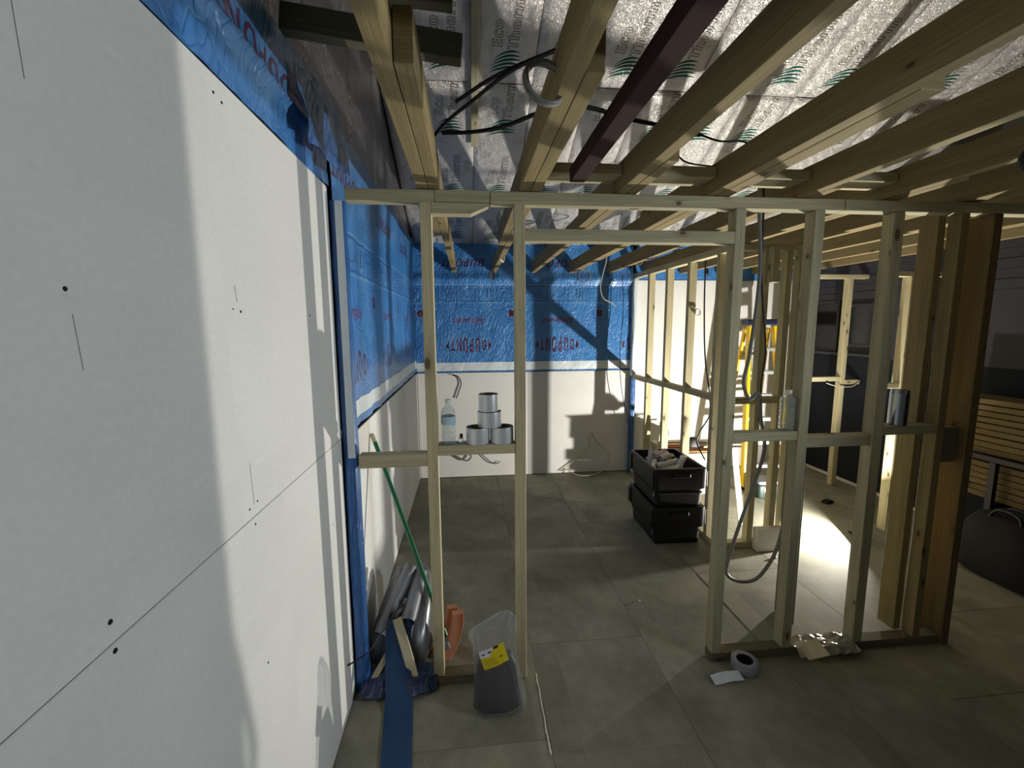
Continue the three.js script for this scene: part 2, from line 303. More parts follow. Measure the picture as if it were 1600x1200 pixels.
// screw holes and pencil marks on the near boards
for (const [y, d, r] of [[2.193, 1.114, 4], [2.187, 1.147, 4], [1.734, 0.678, 4], [1.723, 1.119, 2.4], [1.718, 1.154, 4], [1.24, 0.679, 5], [1.191, 0.681, 5], [1.232, 1.116, 3.4], [1.237, 1.158, 3], [1.184, 1.138, 3.4], [0.793, 1.143, 3.4], [1.72, 1.635, 4], [0.9, 1.75, 3]]) {
  const g = new THREE.CylinderGeometry(r / 1000, r / 1400, 0.002, 12); const m = part(wallLeft, 'screw_hole', g, M.black); m.rotation.z = Math.PI / 2; m.rotation.x = 0.3; m.position.set(XL + 0.0004, y, -d); }
for (const [y0, d0, y1, d1, w] of [[1.78, 1.135, 1.74, 1.14, 1.4], [1.345, 1.135, 1.235, 1.14, 1], [2.12, 0.655, 1.99, 0.66, 0.8], [1.7, 0.684, 1.62, 0.69, 0.8]])
  bar(wallLeft, 'pencil_mark', V(XL + 0.0003, y0, d0), V(XL + 0.0003, y1, d1), w / 1000, 0.0006, M.cableGrey, new THREE.Vector3(0, 0, 1), 0.0001);

const wallBack = struct('wall_back');
piece(wallBack, 'wall_core', XL - 0.15, XR + 0.15, -0.1, FOIL + 0.2, DB + 0.045, DB + 0.2, M.core);
boardPart(wallBack, XL + 0.002, 0.66, 0.004, 1.176, DB, DB + 0.0125);
boardPart(wallBack, 0.663, 1.845, 0.004, 1.176, DB, DB + 0.0125);
boardPart(wallBack, 1.848, 2.95, 0.004, 1.17, DB, DB + 0.0125);
boardPart(wallBack, 2.953, XR, 0.004, 1.17, DB, DB + 0.0125);
boardPart(wallBack, 1.848, 3.047, 1.172, 2.17, DB, DB + 0.0125);
boardPart(wallBack, 3.05, XR, 1.172, 2.17, DB, DB + 0.0125);

const wallRight = struct('wall_right');
piece(wallRight, 'wall_core', XR + 0.01, XR + 0.15, -0.1, WT, DF - 0.15, DB + 0.15, M.core);
piece(wallRight, 'lower_lining', XR - 0.005, XR + 0.01, 0, 1.34, DF, DB, M.navy);
for (let k = 0; k < 8; k++) piece(wallRight, 'cladding_board', XR - 0.012 + (k % 2) * 0.003, XR + 0.01, 1.93 + k * 0.075, 1.93 + k * 0.075 + 0.073, DF, DB, M.greyWall);
piece(wallRight, 'cladding_board', XR - 0.012, XR + 0.01, 1.34, 1.928, DF, 4.02, M.greyWall);
piece(wallRight, 'window_sill', XR - 0.05, XR + 0.01, 1.345, 1.375, 4.0, DB, M.frameGrey);
for (const [d0, d1, y0, y1] of [[4.07, 4.36, 1.47, 1.85], [4.5, 4.8, 1.41, 1.9]]) {
  piece(wallRight, 'window_pane', XR - 0.002, XR + 0.01, y0, y1, d0, d1, M.darkGlass);
  for (const [a, b, c, e] of [[d0 - 0.03, d0, y0 - 0.03, y1 + 0.03], [d1, d1 + 0.03, y0 - 0.03, y1 + 0.03], [d0, d1, y1, y1 + 0.03], [d0, d1, y0 - 0.03, y0]]) piece(wallRight, 'window_frame', XR - 0.02, XR + 0.01, c, e, a, b, M.frameGrey);
}
const wallFront = struct('wall_front');
piece(wallFront, 'wall_core', XL - 0.15, XR + 0.15, -0.1, WT, DF - 0.17, DF - 0.02, M.core);
boardPart(wallFront, XL, 1.7, 0.004, FOIL, DF - 0.0125, DF);
boardPart(wallFront, 1.703, XR, 0.004, FOIL, DF - 0.0125, DF);
{ const sk = struct('trim_1'); piece(sk, 'sole_strip', XR - 0.03, XR - 0.006, 0.001, 0.03, 3.2, DB, M.boardEdge); }

// ---------------------------------------------------------------- blue membrane
const wr = (s, a = 1) => (x, y) => a * (0.008 * fbm(x * 2.2 + s, y * 1.6, 3) + 0.006 * N(x * 7 + s, y * 2.0, s) + 0.004 * fbm(x * 12 + y * 6, y * 7 - x * 5, 3, s) + 0.0035 * Math.pow(Math.abs(N(x * 4 + y * 3 + s, y * 3.5 - x * 2, s * 2)), 0.7) + 0.0015 * N(x * 26, y * 18, s));
function sheetThing(name, label, cat, w, h, pos, rotY, disp, mat, res = 0.02) {
  const g = sheetGeo(w, h, Math.ceil(w / res), Math.ceil(h / res), disp); const o = thing(name, label, cat, pos); o.rotation.y = rotY; const m = part(o, 'sheet', g, mat); return o;
}
{ // back wall sheet: x -0.545..1.83, y 1.18..2.56
  const w = 2.37, h = 1.375, o = sheetThing('vapour_membrane', 'blue printed membrane sheet across the far wall above the half-height white boards', 'membrane', w, h, [XL + w / 2, 1.184 + h / 2, DB - 0.012], 0, (x, y) => wr(3)(x, y) * 1.4 + (y > 0.24 ? 0.06 * Math.exp(-Math.pow((y - 0.30) / 0.05, 2)) * (0.6 + 0.4 * N(x * 3, 0, 8)) : 0), membraneMat(0.485 - 0.56, 0));
  const t = part(o, 'tape', sheetGeo(w, 0.09, 110, 6, (x, y) => wr(3)(x, y - h / 2 + 0.06) * 1.4 + 0.002 + 0.0022 * N(x * 30, y * 30, 5), 0.001), M.silverTape); t.position.y = -h / 2 + 0.06; tag(t, 'pale silver tape band');
}
{ // left wall of the far room
  const w = DB - 1.995, h = 1.36, o = sheetThing('vapour_membrane', 'blue printed membrane on the left wall between the stud frame and the far corner', 'membrane', w, h, [XL - 0.008, 1.19 + h / 2, 1.995 + w / 2], Math.PI / 2, (x, y) => wr(11)(x, y) * 1.4 + Math.max(0, (y - 0.15)) * 0.05 * (0.35 + N(x * 2.5, y * 2, 4)), membraneMat(0.485 - 0.29, 0));
  const t = part(o, 'tape', sheetGeo(w, 0.085, 130, 6, (x, y) => wr(11)(x, y - h / 2 + 0.085) * 1.4 + 0.0025 + 0.0015 * N(x * 30, y * 30, 5), 0.001), M.silverTape); t.position.y = -h / 2 + 0.085; tag(t, 'pale silver tape band');
}
{ // above the near plasterboard
  const w = 1.93 - DF, h = FOIL - BT + 0.01; sheetThing('vapour_membrane', 'long blue membrane band along the top of the near white plasterboard wall', 'membrane', w, h, [XL + 0.001, BT + 0.002 + h / 2, DF + w / 2], Math.PI / 2, (x, y) => wr(21)(x, y) * 1.3 + 0.02 * Math.exp(-Math.pow((y - 0.02 * N(x * 2, 1) + 0.03) / 0.016, 2)), membraneMat(0.1, 0.98));
}
{ // loose fold in the corner over the stud frame
  const o = thing('membrane_fold', 'crumpled blue membrane fold hanging in the corner above the stud frame by the wall', 'membrane', [XL + 0.06, 2.39, 1.74]);
  const g = sheetGeo(0.34, 0.24, 44, 30, (x, y) => [0, 0.02 * N(x * 7, 3), 0.008 * Math.sin(x * 20 + y * 12) + 0.02 * fbm(x * 8, y * 8, 3, 4) - 0.08 * y]); const m = part(o, 'sheet', g, M.membrane); m.rotation.set(0, Math.PI / 2 - 0.12, 0);
}
{ // top of far wall, right of the side frame
  sheetThing('vapour_membrane', 'narrow blue membrane strip above the full-height white board behind the ladder', 'membrane', 2.14, 0.38, [1.855 + 1.07, 2.173 + 0.19, DB - 0.012], 0, wr(31), membraneMat(0.2, 0.95), 0.03);
}
{ // wrapped wall stud at the near frame
  const o = thing('membrane_strip', 'blue membrane strip wrapped down the wall stud beside the near white board', 'membrane', [XL + 0.031, 0, D1 + 0.03]);
  const rings = []; for (let k = 0; k <= 44; k++) { const y = 0.003 + k / 44 * 2.18; const f = 1 + 0.14 * N(k * 0.35, 3) + (k < 3 ? 0.35 * (3 - k) / 3 : 0); rings.push((t) => { const a = t * 6.2832, c = Math.cos(a), s = Math.sin(a); const q = 1 + 0.09 * N(c * 2, s * 2, y * 4); return new THREE.Vector3(Math.sign(c) * Math.pow(Math.abs(c), 0.5) * 0.029 * Math.min(f, 1.1) * q, y, -Math.sign(s) * Math.pow(Math.abs(s), 0.5) * 0.034 * q); }); }
  part(o, 'wrap', loft(rings, 28), M.membrane);
  const g = sheetGeo(0.03, 1.06, 6, 70, (x, y) => 0.004 * N(x * 30, y * 6, 3) - 0.02 * Math.max(0, x - 0.005)); const t = part(o, 'tape', g, M.silverTape); t.position.set(0.012, 1.65, 0.042); tag(t, 'whitish tape on its upper half');
}
{ // wrapped end stud at far corner
  const o = thing('membrane_strip', 'slim blue membrane strip up the far corner where the side frame meets the far wall', 'membrane', [1.842, 0, DB - 0.04]);
  const mk = (y0, y1, sd) => { const rings = []; for (let k = 0; k <= 24; k++) { const y = y0 + (y1 - y0) * k / 24; rings.push((t) => { const a = t * 6.2832, c = Math.cos(a), s = Math.sin(a); const q = 1 + 0.12 * N(c * 2, s * 2 + sd, y * 5); return new THREE.Vector3(Math.sign(c) * Math.pow(Math.abs(c), 0.5) * 0.028 * q, y, -Math.sign(s) * Math.pow(Math.abs(s), 0.5) * 0.032 * q); }); } return loft(rings, 20); };
  part(o, 'wrap', mk(0.003, 1.1, 1), M.membrane); const t = part(o, 'tape', mk(1.12, 2.18, 2), M.silverTape); tag(t, 'silver-grey taped upper half');
}
{ // offcut over sole plate and along the floor
  const o = thing('membrane_offcut', 'long blue membrane offcut trailing over the floor toward the viewer', 'membrane', [-0.3, 0, 1.75]);
  const path = [V(-0.36, 0.24, 2.08), V(-0.36, 0.16, 2.02), V(-0.35, 0.075, 1.93), V(-0.335, 0.012, 1.82), V(-0.315, 0.008, 1.65), V(-0.3, 0.006, 1.5), V(-0.28, 0.006, 1.2)].map((p) => p.sub(o.position)); const c = new THREE.CatmullRomCurve3(path);
  const n = 60, w = 0.12, pos = [], uv = [], idx = []; for (let i = 0; i <= n; i++) { const p = c.getPoint(i / n); for (let j = 0; j <= 8; j++) { const s = j / 8 - 0.5; const lift = 0.008 * Math.max(0, 0.6 + N(i * 0.12, s * 3)) * (1 - 1.6 * Math.abs(s)); pos.push(p.x + s * w * (1 + 0.1 * N(i * 0.1, 9)), p.y + Math.max(0, lift) + (j === 0 || j === 8 ? -0.0005 : 0.004), p.z + 0.004 * N(s * 4, i * 0.2)); uv.push(s * w, i / n); } }
  for (let i = 0; i < n; i++) for (let j = 0; j < 8; j++) { const a = i * 9 + j; idx.push(a, a + 1, a + 9, a + 1, a + 10, a + 9); }
  const g = new THREE.BufferGeometry(); g.setAttribute('position', new THREE.Float32BufferAttribute(pos, 3)); g.setAttribute('uv', new THREE.Float32BufferAttribute(uv, 2)); g.setIndex(idx); g.computeVertexNormals(); part(o, 'sheet', g, phy({ color: 0x1a4370, roughness: 0.5, side: THREE.DoubleSide }));
}
{ // flap over the sole plate
  const o = thing('membrane_offcut', 'dull blue membrane flap lying over the sole plate between wall and first stud', 'membrane', [-0.34, 0.055, 1.94]);
  const g = sheetGeo(0.34, 0.17, 44, 26, (x, y) => { const d = y < -0.03 ? -(Math.min(0.046, (-0.03 - y) * (0.75 + 0.5 * N(x * 9, 2)))) : 0; return [0.03 * N(y * 12, 4) * Math.abs(x) * 6, 0.05 * N(x * 8, 7) * (y < 0 ? 1 : 0.5) - (x > 0.05 ? (x - 0.05) * 0.25 : 0) * (y < 0 ? -1 : 1), d + 0.005 + 0.008 * Math.max(-0.3, fbm(x * 16, y * 16, 3))]; }); const m = part(o, 'sheet', g, phy({ color: 0x2b3a5c, roughness: 0.45, bumpMap: crease, bumpScale: 0.01, side: THREE.DoubleSide })); m.rotation.x = -Math.PI / 2;
}

// ---------------------------------------------------------------- stud frames
{ // P1: the frame facing the camera
  const o = thing('stud_partition', 'pale timber stud frame with doorway crossing the room in front of the viewer', 'partition', [0.9, 0, D1 + 0.03]);
  const a = D1, b = D1 + 0.063, w = M.wood, w2 = M.wood2;
  piece(o, 'top_plate', -0.478, -0.125, 2.185, 2.233, a, b, w2); piece(o, 'top_plate', -0.123, 0.105, 2.187, 2.235, a + 0.002, b, w2); piece(o, 'top_plate', 0.107, 1.7, 2.184, 2.233, a, b, w2); piece(o, 'top_plate', 1.702, 3.35, 2.184, 2.233, a, b, w2);
  { // mitred packing piece under the plate
    const s = new THREE.Shape(); s.moveTo(0, 0); s.lineTo(0.16, 0.0); s.lineTo(0.235, 0.036); s.lineTo(0.235, 0.042); s.lineTo(0, 0.042); s.closePath(); const g = new THREE.ExtrudeGeometry(s, { depth: 0.06, bevelEnabled: true, bevelSize: 0.001, bevelThickness: 0.001, bevelSegments: 1 }); const m = part(o, 'packing_piece', g, w2); m.position.set(-0.135, 2.141, -(a + 0.061)).sub(o.position); }
  piece(o, 'stud', -0.184, -0.137, 0.045, 2.185, a, b, w); piece(o, 'stud', 0.208, 0.253, 0.0, 2.185, a, b, w);
  piece(o, 'stud', 1.187, 1.234, 0.045, 2.183, a, b, w2); piece(o, 'stud', 1.56, 1.61, 0.045, 2.183, a, b, w2); piece(o, 'stud', 1.95, 2.004, 0.045, 2.183, a, b, w2);
  piece(o, 'stud', 2.294, 2.336, 0.045, 2.183, a, b, M.joist); piece(o, 'stud', 2.25, 2.29, 0.045, 2.183, a + 0.065, a + 0.16, M.joist); piece(o, 'stud', 2.452, 2.497, 0.0, 2.183, a - 0.01, a + 0.1, M.plank);  // darker timber than the other studs: weaker light put into their colour
  piece(o, 'header', 0.253, 1.187, 2.035, 2.086, a, b, w2);
  piece(o, 'nogging', -0.478, -0.184, 1.068, 1.125, a + 0.001, b, w); piece(o, 'nogging', -0.137, 0.208, 1.112, 1.155, a + 0.004, b + 0.03, w); piece(o, 'nogging', 1.234, 1.56, 1.128, 1.173, a + 0.002, b, w2); piece(o, 'nogging', 1.61, 1.95, 1.087, 1.143, a + 0.012, b + 0.004, w2); piece(o, 'nogging', 2.004, 2.294, 1.138, 1.181, a + 0.004, b + 0.02, w2);
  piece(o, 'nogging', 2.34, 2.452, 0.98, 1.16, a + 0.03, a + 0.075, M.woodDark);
  piece(o, 'sole_plate', -0.475, 0.206, 0, 0.045, a - 0.004, b, M.woodDusty); piece(o, 'sole_plate', 1.187, 2.45, 0, 0.045, a, b, M.woodDusty);
}
{ // P2: side frame running away, ending at the far wall
  const o = thing('stud_partition', 'side stud frame running from the far wall to the black crates, lit yellow', 'partition', [1.862, 0, 4.0]);
  const x0 = 1.83, x1 = 1.893, w = M.wood;
  piece(o, 'top_plate', x0, x1, 2.185, 2.233, 3.0, 4.85, w); piece(o, 'sole_plate', x0, x1, 0, 0.045, 3.0, 4.85, w);
  for (const d of [4.4, 3.99, 3.58]) piece(o, 'stud', x0, x1, 0.045, 2.185, d, d + 0.045, w);
  piece(o, 'stud', x0, x1, 0.045, 2.185, 3.0, 3.045, w); piece(o, 'stud', x0, x1, 0.045, 2.185, 3.14, 3.185, w);
  piece(o, 'nogging', x0, x1, 1.085, 1.13, 4.446, 4.8, w); piece(o, 'nogging', x0, x1, 1.092, 1.137, 4.036, 4.399, w); piece(o, 'nogging', x0, x1, 1.1, 1.145, 3.626, 3.989, w); piece(o, 'nogging', x0, x1, 1.105, 1.15, 3.186, 3.579, w);
}
{ // P3: return frame beside the crates
  const o = thing('stud_partition', 'short return stud frame beside the crates with a plasterboard offcut at its foot', 'partition', [2.1, 0, 3.03]);
  const a = 3.0, b = 3.063, w = M.wood2;
  piece(o, 'top_plate', 1.895, 2.45, 2.19, 2.235, a, b, w); piece(o, 'stud', 2.075, 2.12, 0.045, 2.19, a, b, w); piece(o, 'stud', 2.245, 2.29, 0.045, 2.19, a, b, w); piece(o, 'stud', 2.34, 2.405, 0, 2.19, a, b, w);
  piece(o, 'nogging', 1.895, 2.075, 1.105, 1.15, a, b, w); piece(o, 'nogging', 2.12, 2.245, 1.108, 1.153, a, b, w); piece(o, 'sole_plate', 1.895, 2.34, 0, 0.045, a, b, w);
  piece(o, 'stub', 2.095, 2.145, 1.965, 2.21, a - 0.065, a - 0.003, M.wood2);
}
{ // P4: far right frame
  const o = thing('stud_partition', 'far stud frame lit yellow in front of the dark windows and navy wall', 'partition', [3.76, 0, 4.17]);
  const a = 4.14, b = 4.203, w = M.wood; piece(o, 'top_plate', 3.3, 3.98, 2.12, 2.16, a, b, w); piece(o, 'stud', 3.766, 3.816, 0, 2.12, a, b, w); piece(o, 'stud', 3.33, 3.375, 0, 2.12, a, b, w);
  piece(o, 'nogging', 3.375, 3.766, 1.1, 1.145, a, b, w); piece(o, 'nogging', 3.816, 3.98, 1.065, 1.11, a, b, w);
}
{ // P5: nearer post
  const o = thing('stud_partition', 'bright yellow-lit post with short noggings seen between the right-hand studs', 'partition', [3.33, 0, 3.15]);
  const a = 3.126, b = 3.19, w = M.wood; piece(o, 'post', 3.357, 3.397, 0.0, 2.03, a, a + 0.079, w); piece(o, 'top_plate', 3.15, 3.7, 2.03, 2.07, a, b, w); piece(o, 'nogging', 3.397, 3.52, 1.165, 1.205, a + 0.01, b, w); piece(o, 'nogging', 3.17, 3.357, 1.175, 1.215, a + 0.01, b, w);
}

// ---------------------------------------------------------------- joists and ceiling timbers
const ord = ['first', 'second', 'third', 'fourth', 'fifth', 'sixth', 'seventh', 'eighth', 'ninth', 'tenth'];
const jx = [-0.192, 0.228, 0.646, 1.05, 1.474, 1.883, 2.3, 2.72, 3.14, 3.56];
const JB = 2.237, JT = 2.237 + 0.115;
jx.forEach((x, k) => {
  const f = piece(scene, 'ceiling_joist', x, x + 0.045, JB, JT, DF + 0.01, [2.9, 3.2, 2.6, 2.7, 2.6, 2.6, 2.6, 2.6, 2.6, 2.6][k], M.joist); tag(f, `near ceiling joist passing over the viewer, ${ord[k]} from the white wall`, 'joist', 'near ceiling joists');
  const b = piece(scene, 'ceiling_joist', x + 0.047, x + (k === 3 ? 0.112 : 0.091), JB, JT, 1.05 + [0, 0, 0.5, 0, 0.75, 0.6, 0.4, 0.3, 0.5, 0.2][k], DB - 0.03, M.joist); tag(b, `far ceiling joist lapped beside a near one, ${ord[k]} from the left wall`, 'joist', 'far ceiling joists');
});
{ const f = bar(scene, 'roof_batten', V(0.082, roofY(3.63) - 0.035, 3.63), V(0.082, roofY(0.9) - 0.035, 0.9), 0.03, 0.05, M.wood2); tag(f, 'thin timber batten fixed under the sloping foil above the first two joists', 'batten'); }
{ const f = bar(scene, 'dark_beam', V(0.43, 2.275, -1.2), V(0.45, 2.275, 1.84), 0.055, 0.06, M.oldBeam); tag(f, 'dark stained old beam running between the second and third joists', 'beam'); }
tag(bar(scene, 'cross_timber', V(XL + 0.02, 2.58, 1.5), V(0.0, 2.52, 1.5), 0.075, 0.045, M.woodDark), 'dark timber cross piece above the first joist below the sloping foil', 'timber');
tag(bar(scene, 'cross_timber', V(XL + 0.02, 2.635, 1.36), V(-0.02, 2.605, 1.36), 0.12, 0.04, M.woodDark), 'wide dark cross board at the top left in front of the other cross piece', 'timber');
[[0.322, 0.643], [0.74, 1.047], [1.166, 1.471], [1.567, 1.88]].forEach(([x0, x1], k) => {
  tag(piece(scene, 'joist_blocking', x0, x1, 2.29, 2.33, 1.86, 1.99, M.wood), `flat block between joists on the top plate, ${ord[k]} from the left`, 'timber', 'blocks between the joists'); });

// ---------------------------------------------------------------- the floodlight (stands hidden behind a stud) and an added fill spotlight out of view
{
  const o = thing('work_light', 'bright floodlight standing on the floor behind the fifth stud', 'lamp', [LAMP.x, 0, LAMP.d]);
  const head = new THREE.Group(); head.name = 'lamp_head'; o.add(head); head.position.y = LAMP.y; head.rotation.set(0, LAMP.yaw, 0, 'YXZ'); head.rotation.x = LAMP.tilt;
  // the head's face looks along local +z
  const h = part(head, 'housing', cbox(0.13, 0.11, 0.04, 0.006), M.black); h.position.z = -0.022;
  const gl = part(head, 'lamp_glass', cbox(LAMP.w, LAMP.h, 0.003, 0.0008), M.lampGlow); gl.position.z = 0.0005;
  for (const s of [-1, 1]) { const f = part(o, 'yoke', cbox(0.006, 0.14, 0.025, 0.001), M.black); f.position.set(0.069 * s * Math.cos(LAMP.yaw), 0.072, -0.069 * s * Math.sin(LAMP.yaw)); f.rotation.y = LAMP.yaw; }
  const ft = part(o, 'foot', cbox(0.14, 0.012, 0.1, 0.003), M.black); ft.position.y = 0.0062; ft.rotation.y = LAMP.yaw;
  const L = new THREE.RectAreaLight(new THREE.Color(1, 0.955, 0.86), LAMP.power, LAMP.w, LAMP.h); L.position.set(0, 0, 0.004); L.rotation.y = Math.PI; head.add(L);
}
{
  const o = thing('added_fill_light', 'added round fill spotlight on a tripod stand out of view, turned to the white wall', 'lamp', [FILL.x, 0, FILL.d]);  // made up to brighten the white wall and near stud faces
  const dir = V(FILL.tx, FILL.ty, FILL.td).sub(V(FILL.x, FILL.y, FILL.d)).normalize();
  const head = new THREE.Group(); head.name = 'lamp_head'; head.position.y = FILL.y; head.quaternion.setFromUnitVectors(new THREE.Vector3(0, 0, 1), dir); o.add(head);
  const h = part(head, 'housing', lathe([[0.0001, -0.12], [0.05, -0.11], [0.1, -0.01], [0.1, 0.03], [0.096, 0.03], [0.094, -0.004], [0.0001, -0.004]], 40), M.black); h.rotation.x = Math.PI / 2;
  const d = part(head, 'lamp_glass', lathe([[0.0001, 0], [0.092, 0], [0.092, 0.003], [0.0001, 0.003]], 40), M.fillGlow); d.rotation.x = Math.PI / 2;
  const p = part(o, 'pole', new THREE.CylinderGeometry(0.014, 0.014, FILL.y - 0.13, 16), M.black); p.position.set(0, (FILL.y - 0.13) / 2 + 0.02, 0);
  for (let k = 0; k < 3; k++) { const f = part(o, 'leg', cbox(0.34, 0.014, 0.02, 0.003), M.black); f.rotation.y = k * 2.094; f.position.set(Math.cos(k * 2.094) * 0.17, 0.008, -Math.sin(k * 2.094) * 0.17); }
  const L = new THREE.SpotLight(new THREE.Color(0.86, 0.94, 1), FILL.power, 0, FILL.half, 0.95, 2); L.castShadow = true; L.shadow.radius = 8; L.position.set(0, FILL.y, 0).addScaledVector(dir, 0.04); L.target.position.set(0, FILL.y, 0).addScaledVector(dir, 2); o.add(L); o.add(L.target);
}
// ---------------------------------------------------------------- things on the noggings
function bottle(name, label, x, y, d, h, r, ribs, withLabel) {
  const o = thing(name, label, 'bottle', [x, y, d]);
  const prof = [[0.001, 0.0005], [r * 0.8, 0.0005], [r * 0.97, 0.006]];
  const top = h * (withLabel ? 0.72 : 0.78); const n = 60;
  for (let i = 0; i <= n; i++) { const t = i / n, yy = 0.008 + t * (top - 0.008); let q = r; if (ribs) q += 0.0022 * Math.sin(t * Math.PI * 2 * ribs) - 0.0012; if (withLabel && t > 0.58 && t < 0.98) q = r * 1.03; if (withLabel && t > 0.5 && t <= 0.58) q = r * 0.9; prof.push([q, yy]); }
  for (let i = 1; i <= 12; i++) { const t = i / 12; prof.push([r + (0.0125 - r) * (0.5 - 0.5 * Math.cos(t * Math.PI)), top + t * (h - 0.024 - top)]); }
  prof.push([0.0125, h - 0.02], [0.0115, h - 0.012]);
  const outer = prof, inner = prof.map((p) => [Math.max(0.0008, p[0] - 0.0009), p[1] + (p[1] < 0.001 ? 0.0009 : 0)]).reverse();
  part(o, 'body', lathe([...outer, ...inner], 40), M.pet);
  const cp = part(o, 'cap', lathe([[0.0001, h], [0.0125, h], [0.0145, h - 0.002], [0.0145, h - 0.017], [0.0135, h - 0.018], [0.0001, h - 0.017]], 28), M.capWhite);
  if (withLabel) part(o, 'wrapper', lathe([[r * 1.035, h * 0.455], [r * 1.045, h * 0.47], [r * 1.045, h * 0.62], [r * 1.035, h * 0.63]], 40), M.labelBlue);
  return o;
}
bottle('water_bottle', 'clear water bottle with pale blue wrapper beside the stacked tape rolls', -0.09, 1.1555, 1.972, 0.203, 0.0315, 6, true);
bottle('water_bottle', 'clear ribbed water bottle without wrapper on the nogging near the ladder', 1.522, 1.1735, 1.962, 0.195, 0.034, 9, false);
{
  const o = thing('vial', 'tiny clear vial with black stopper between the bottle and the tape rolls', 'vial', [-0.035, 1.1555, 1.985]);
  part(o, 'body', lathe([[0.0001, 0], [0.011, 0.001], [0.011, 0.02], [0.006, 0.026], [0.0001, 0.026]], 20), M.pet); part(o, 'stopper', lathe([[0.0001, 0.0265], [0.0075, 0.0265], [0.0075, 0.04], [0.0001, 0.041]], 20), M.black);
}
function tapeRoll(label, x, y, d, r, h) {
  const o = thing('tape_roll', label, 'tape', [x, y, d], 'silver foil tape rolls'); const ri = r * 0.76;
  part(o, 'tape', lathe([[ri, 0.0012], [r - 0.001, 0.0005], [r, 0.002], [r, h - 0.002], [r - 0.001, h - 0.0004]], 56), M.alu);
  part(o, 'edge', lathe([[r - 0.0012, h - 0.0005], [r - 0.006, h - 0.0002], [ri, h - 0.0012]], 56), M.tapeSide);
  part(o, 'core', lathe([[ri, h - 0.001], [ri - 0.004, h - 0.001], [ri - 0.004, 0.001], [ri, 0.001]], 48), M.card);
  return o;
}
tapeRoll('silver tape roll at lower left of the stack, nearest the bottle', 0.04, 1.1555, 1.978, 0.053, 0.074);
tapeRoll('silver tape roll at lower right of the stack, against the stud', 0.1485, 1.1555, 1.978, 0.053, 0.074);
tapeRoll('middle silver tape roll bridging the two lower rolls', 0.094, 1.2303, 1.978, 0.0535, 0.07);
tapeRoll('smallest silver tape roll on top of the stack', 0.09, 1.301, 1.976, 0.0445, 0.078);
{
  const o = thing('metal_canister', 'shiny silver metal canister standing on the right-hand nogging', 'canister', [2.112, 1.1815, 1.965]);
  part(o, 'body', lathe([[0.0001, 0], [0.036, 0], [0.039, 0.003], [0.039, 0.158], [0.036, 0.165]], 48), M.steel); part(o, 'lid', lathe([[0.036, 0.1652], [0.037, 0.167], [0.036, 0.174], [0.032, 0.177], [0.0001, 0.178]], 48), M.steel);
}

// ---------------------------------------------------------------- broom and rubbish in the left bay
{
  const o = thing('broom', 'broom with green handle and orange bristles leaning on the left wall', 'broom', [-0.2, 0, 2.2]);
  const a = V(-0.531, 1.085, 2.47), b = V(-0.135, 0.1, 2.12), e = a.clone().lerp(b, 0.035);
  tube(o, 'handle', [e, a.clone().lerp(b, 0.5), b], 0.0115, M.green, 8, 16); const t = tube(o, 'handle_tip', [a, a.clone().lerp(e, 0.5), e.clone().lerp(a, 0.02)], 0.0122, M.cream, 6, 16); tag(t, 'cream tip');
  const mk = (dx, dd, tw) => { const s = new THREE.Shape(); s.moveTo(-0.055, 0); s.quadraticCurveTo(0.028, 0.09, 0.038, 0.235); s.lineTo(0.085, 0.23); s.quadraticCurveTo(0.085, 0.08, 0.005, 0); s.closePath(); const g = new THREE.ExtrudeGeometry(s, { depth: tw, bevelEnabled: true, bevelSize: 0.004, bevelThickness: 0.004, bevelSegments: 2, curveSegments: 16 }); const m = part(o, 'bristles', g, M.orange); m.position.copy(V(-0.137 + dx, 0.005, 2.11 + dd)).sub(o.position); m.rotation.y = 0.25; return m; };
  mk(0, 0, 0.03); mk(-0.03, 0.05, 0.03); const hd = part(o, 'head', cbox(0.07, 0.04, 0.12, 0.006), M.pipeGrey); hd.position.copy(V(-0.15, 0.08, 2.13)).sub(o.position); hd.rotation.z = 0.3;
}
{
  const o = thing('rubbish_bag', 'clear dusty plastic bag of grey offcuts slumped behind the sole plate', 'bag', [-0.365, 0, 2.25]);
  const rings = []; const P = [[0.002, 0.29, 0.36, 0, 0], [0.05, 0.31, 0.4, 0, 0], [0.12, 0.3, 0.38, 0, 0.01], [0.2, 0.27, 0.32, 0.015, 0.05], [0.27, 0.24, 0.22, 0.03, 0.09], [0.32, 0.2, 0.12, 0.035, 0.12], [0.345, 0.17, 0.05, 0.03, 0.135]];
  for (const [y, w, l, ox, od] of P) { const f = rrect(y, w, l, 0.07, ox, -od); rings.push((t) => { const p = f(t); const q = 1 + 0.10 * fbm(p.x * 14, p.z * 14, 3, y * 12); p.x *= q; p.z *= q; p.y += 0.012 * N(t * 12, y * 20) * (y > 0.01 ? 1 : 0); return p; }); }
  part(o, 'film', loft(rings, 72), phy({ color: 0x6f7177, roughness: 0.35, clearcoat: 0.7, clearcoatRoughness: 0.2, transmission: 0.25, side: THREE.DoubleSide }));
  for (let k = 0; k < 9; k++) { const a = V(-0.365 + rr(-0.11, 0.11), rr(0.16, 0.3), 2.1 + rr(0.02, 0.24)), b = a.clone().add(new THREE.Vector3(rr(-0.06, 0.06), rr(-0.09, 0.03), rr(0.03, 0.12))); bar(o, 'offcut', a, b, rr(0.02, 0.05), 0.004, [M.pipeGrey, M.white, M.tapeSide, M.foilPlain][k % 4]); }
}
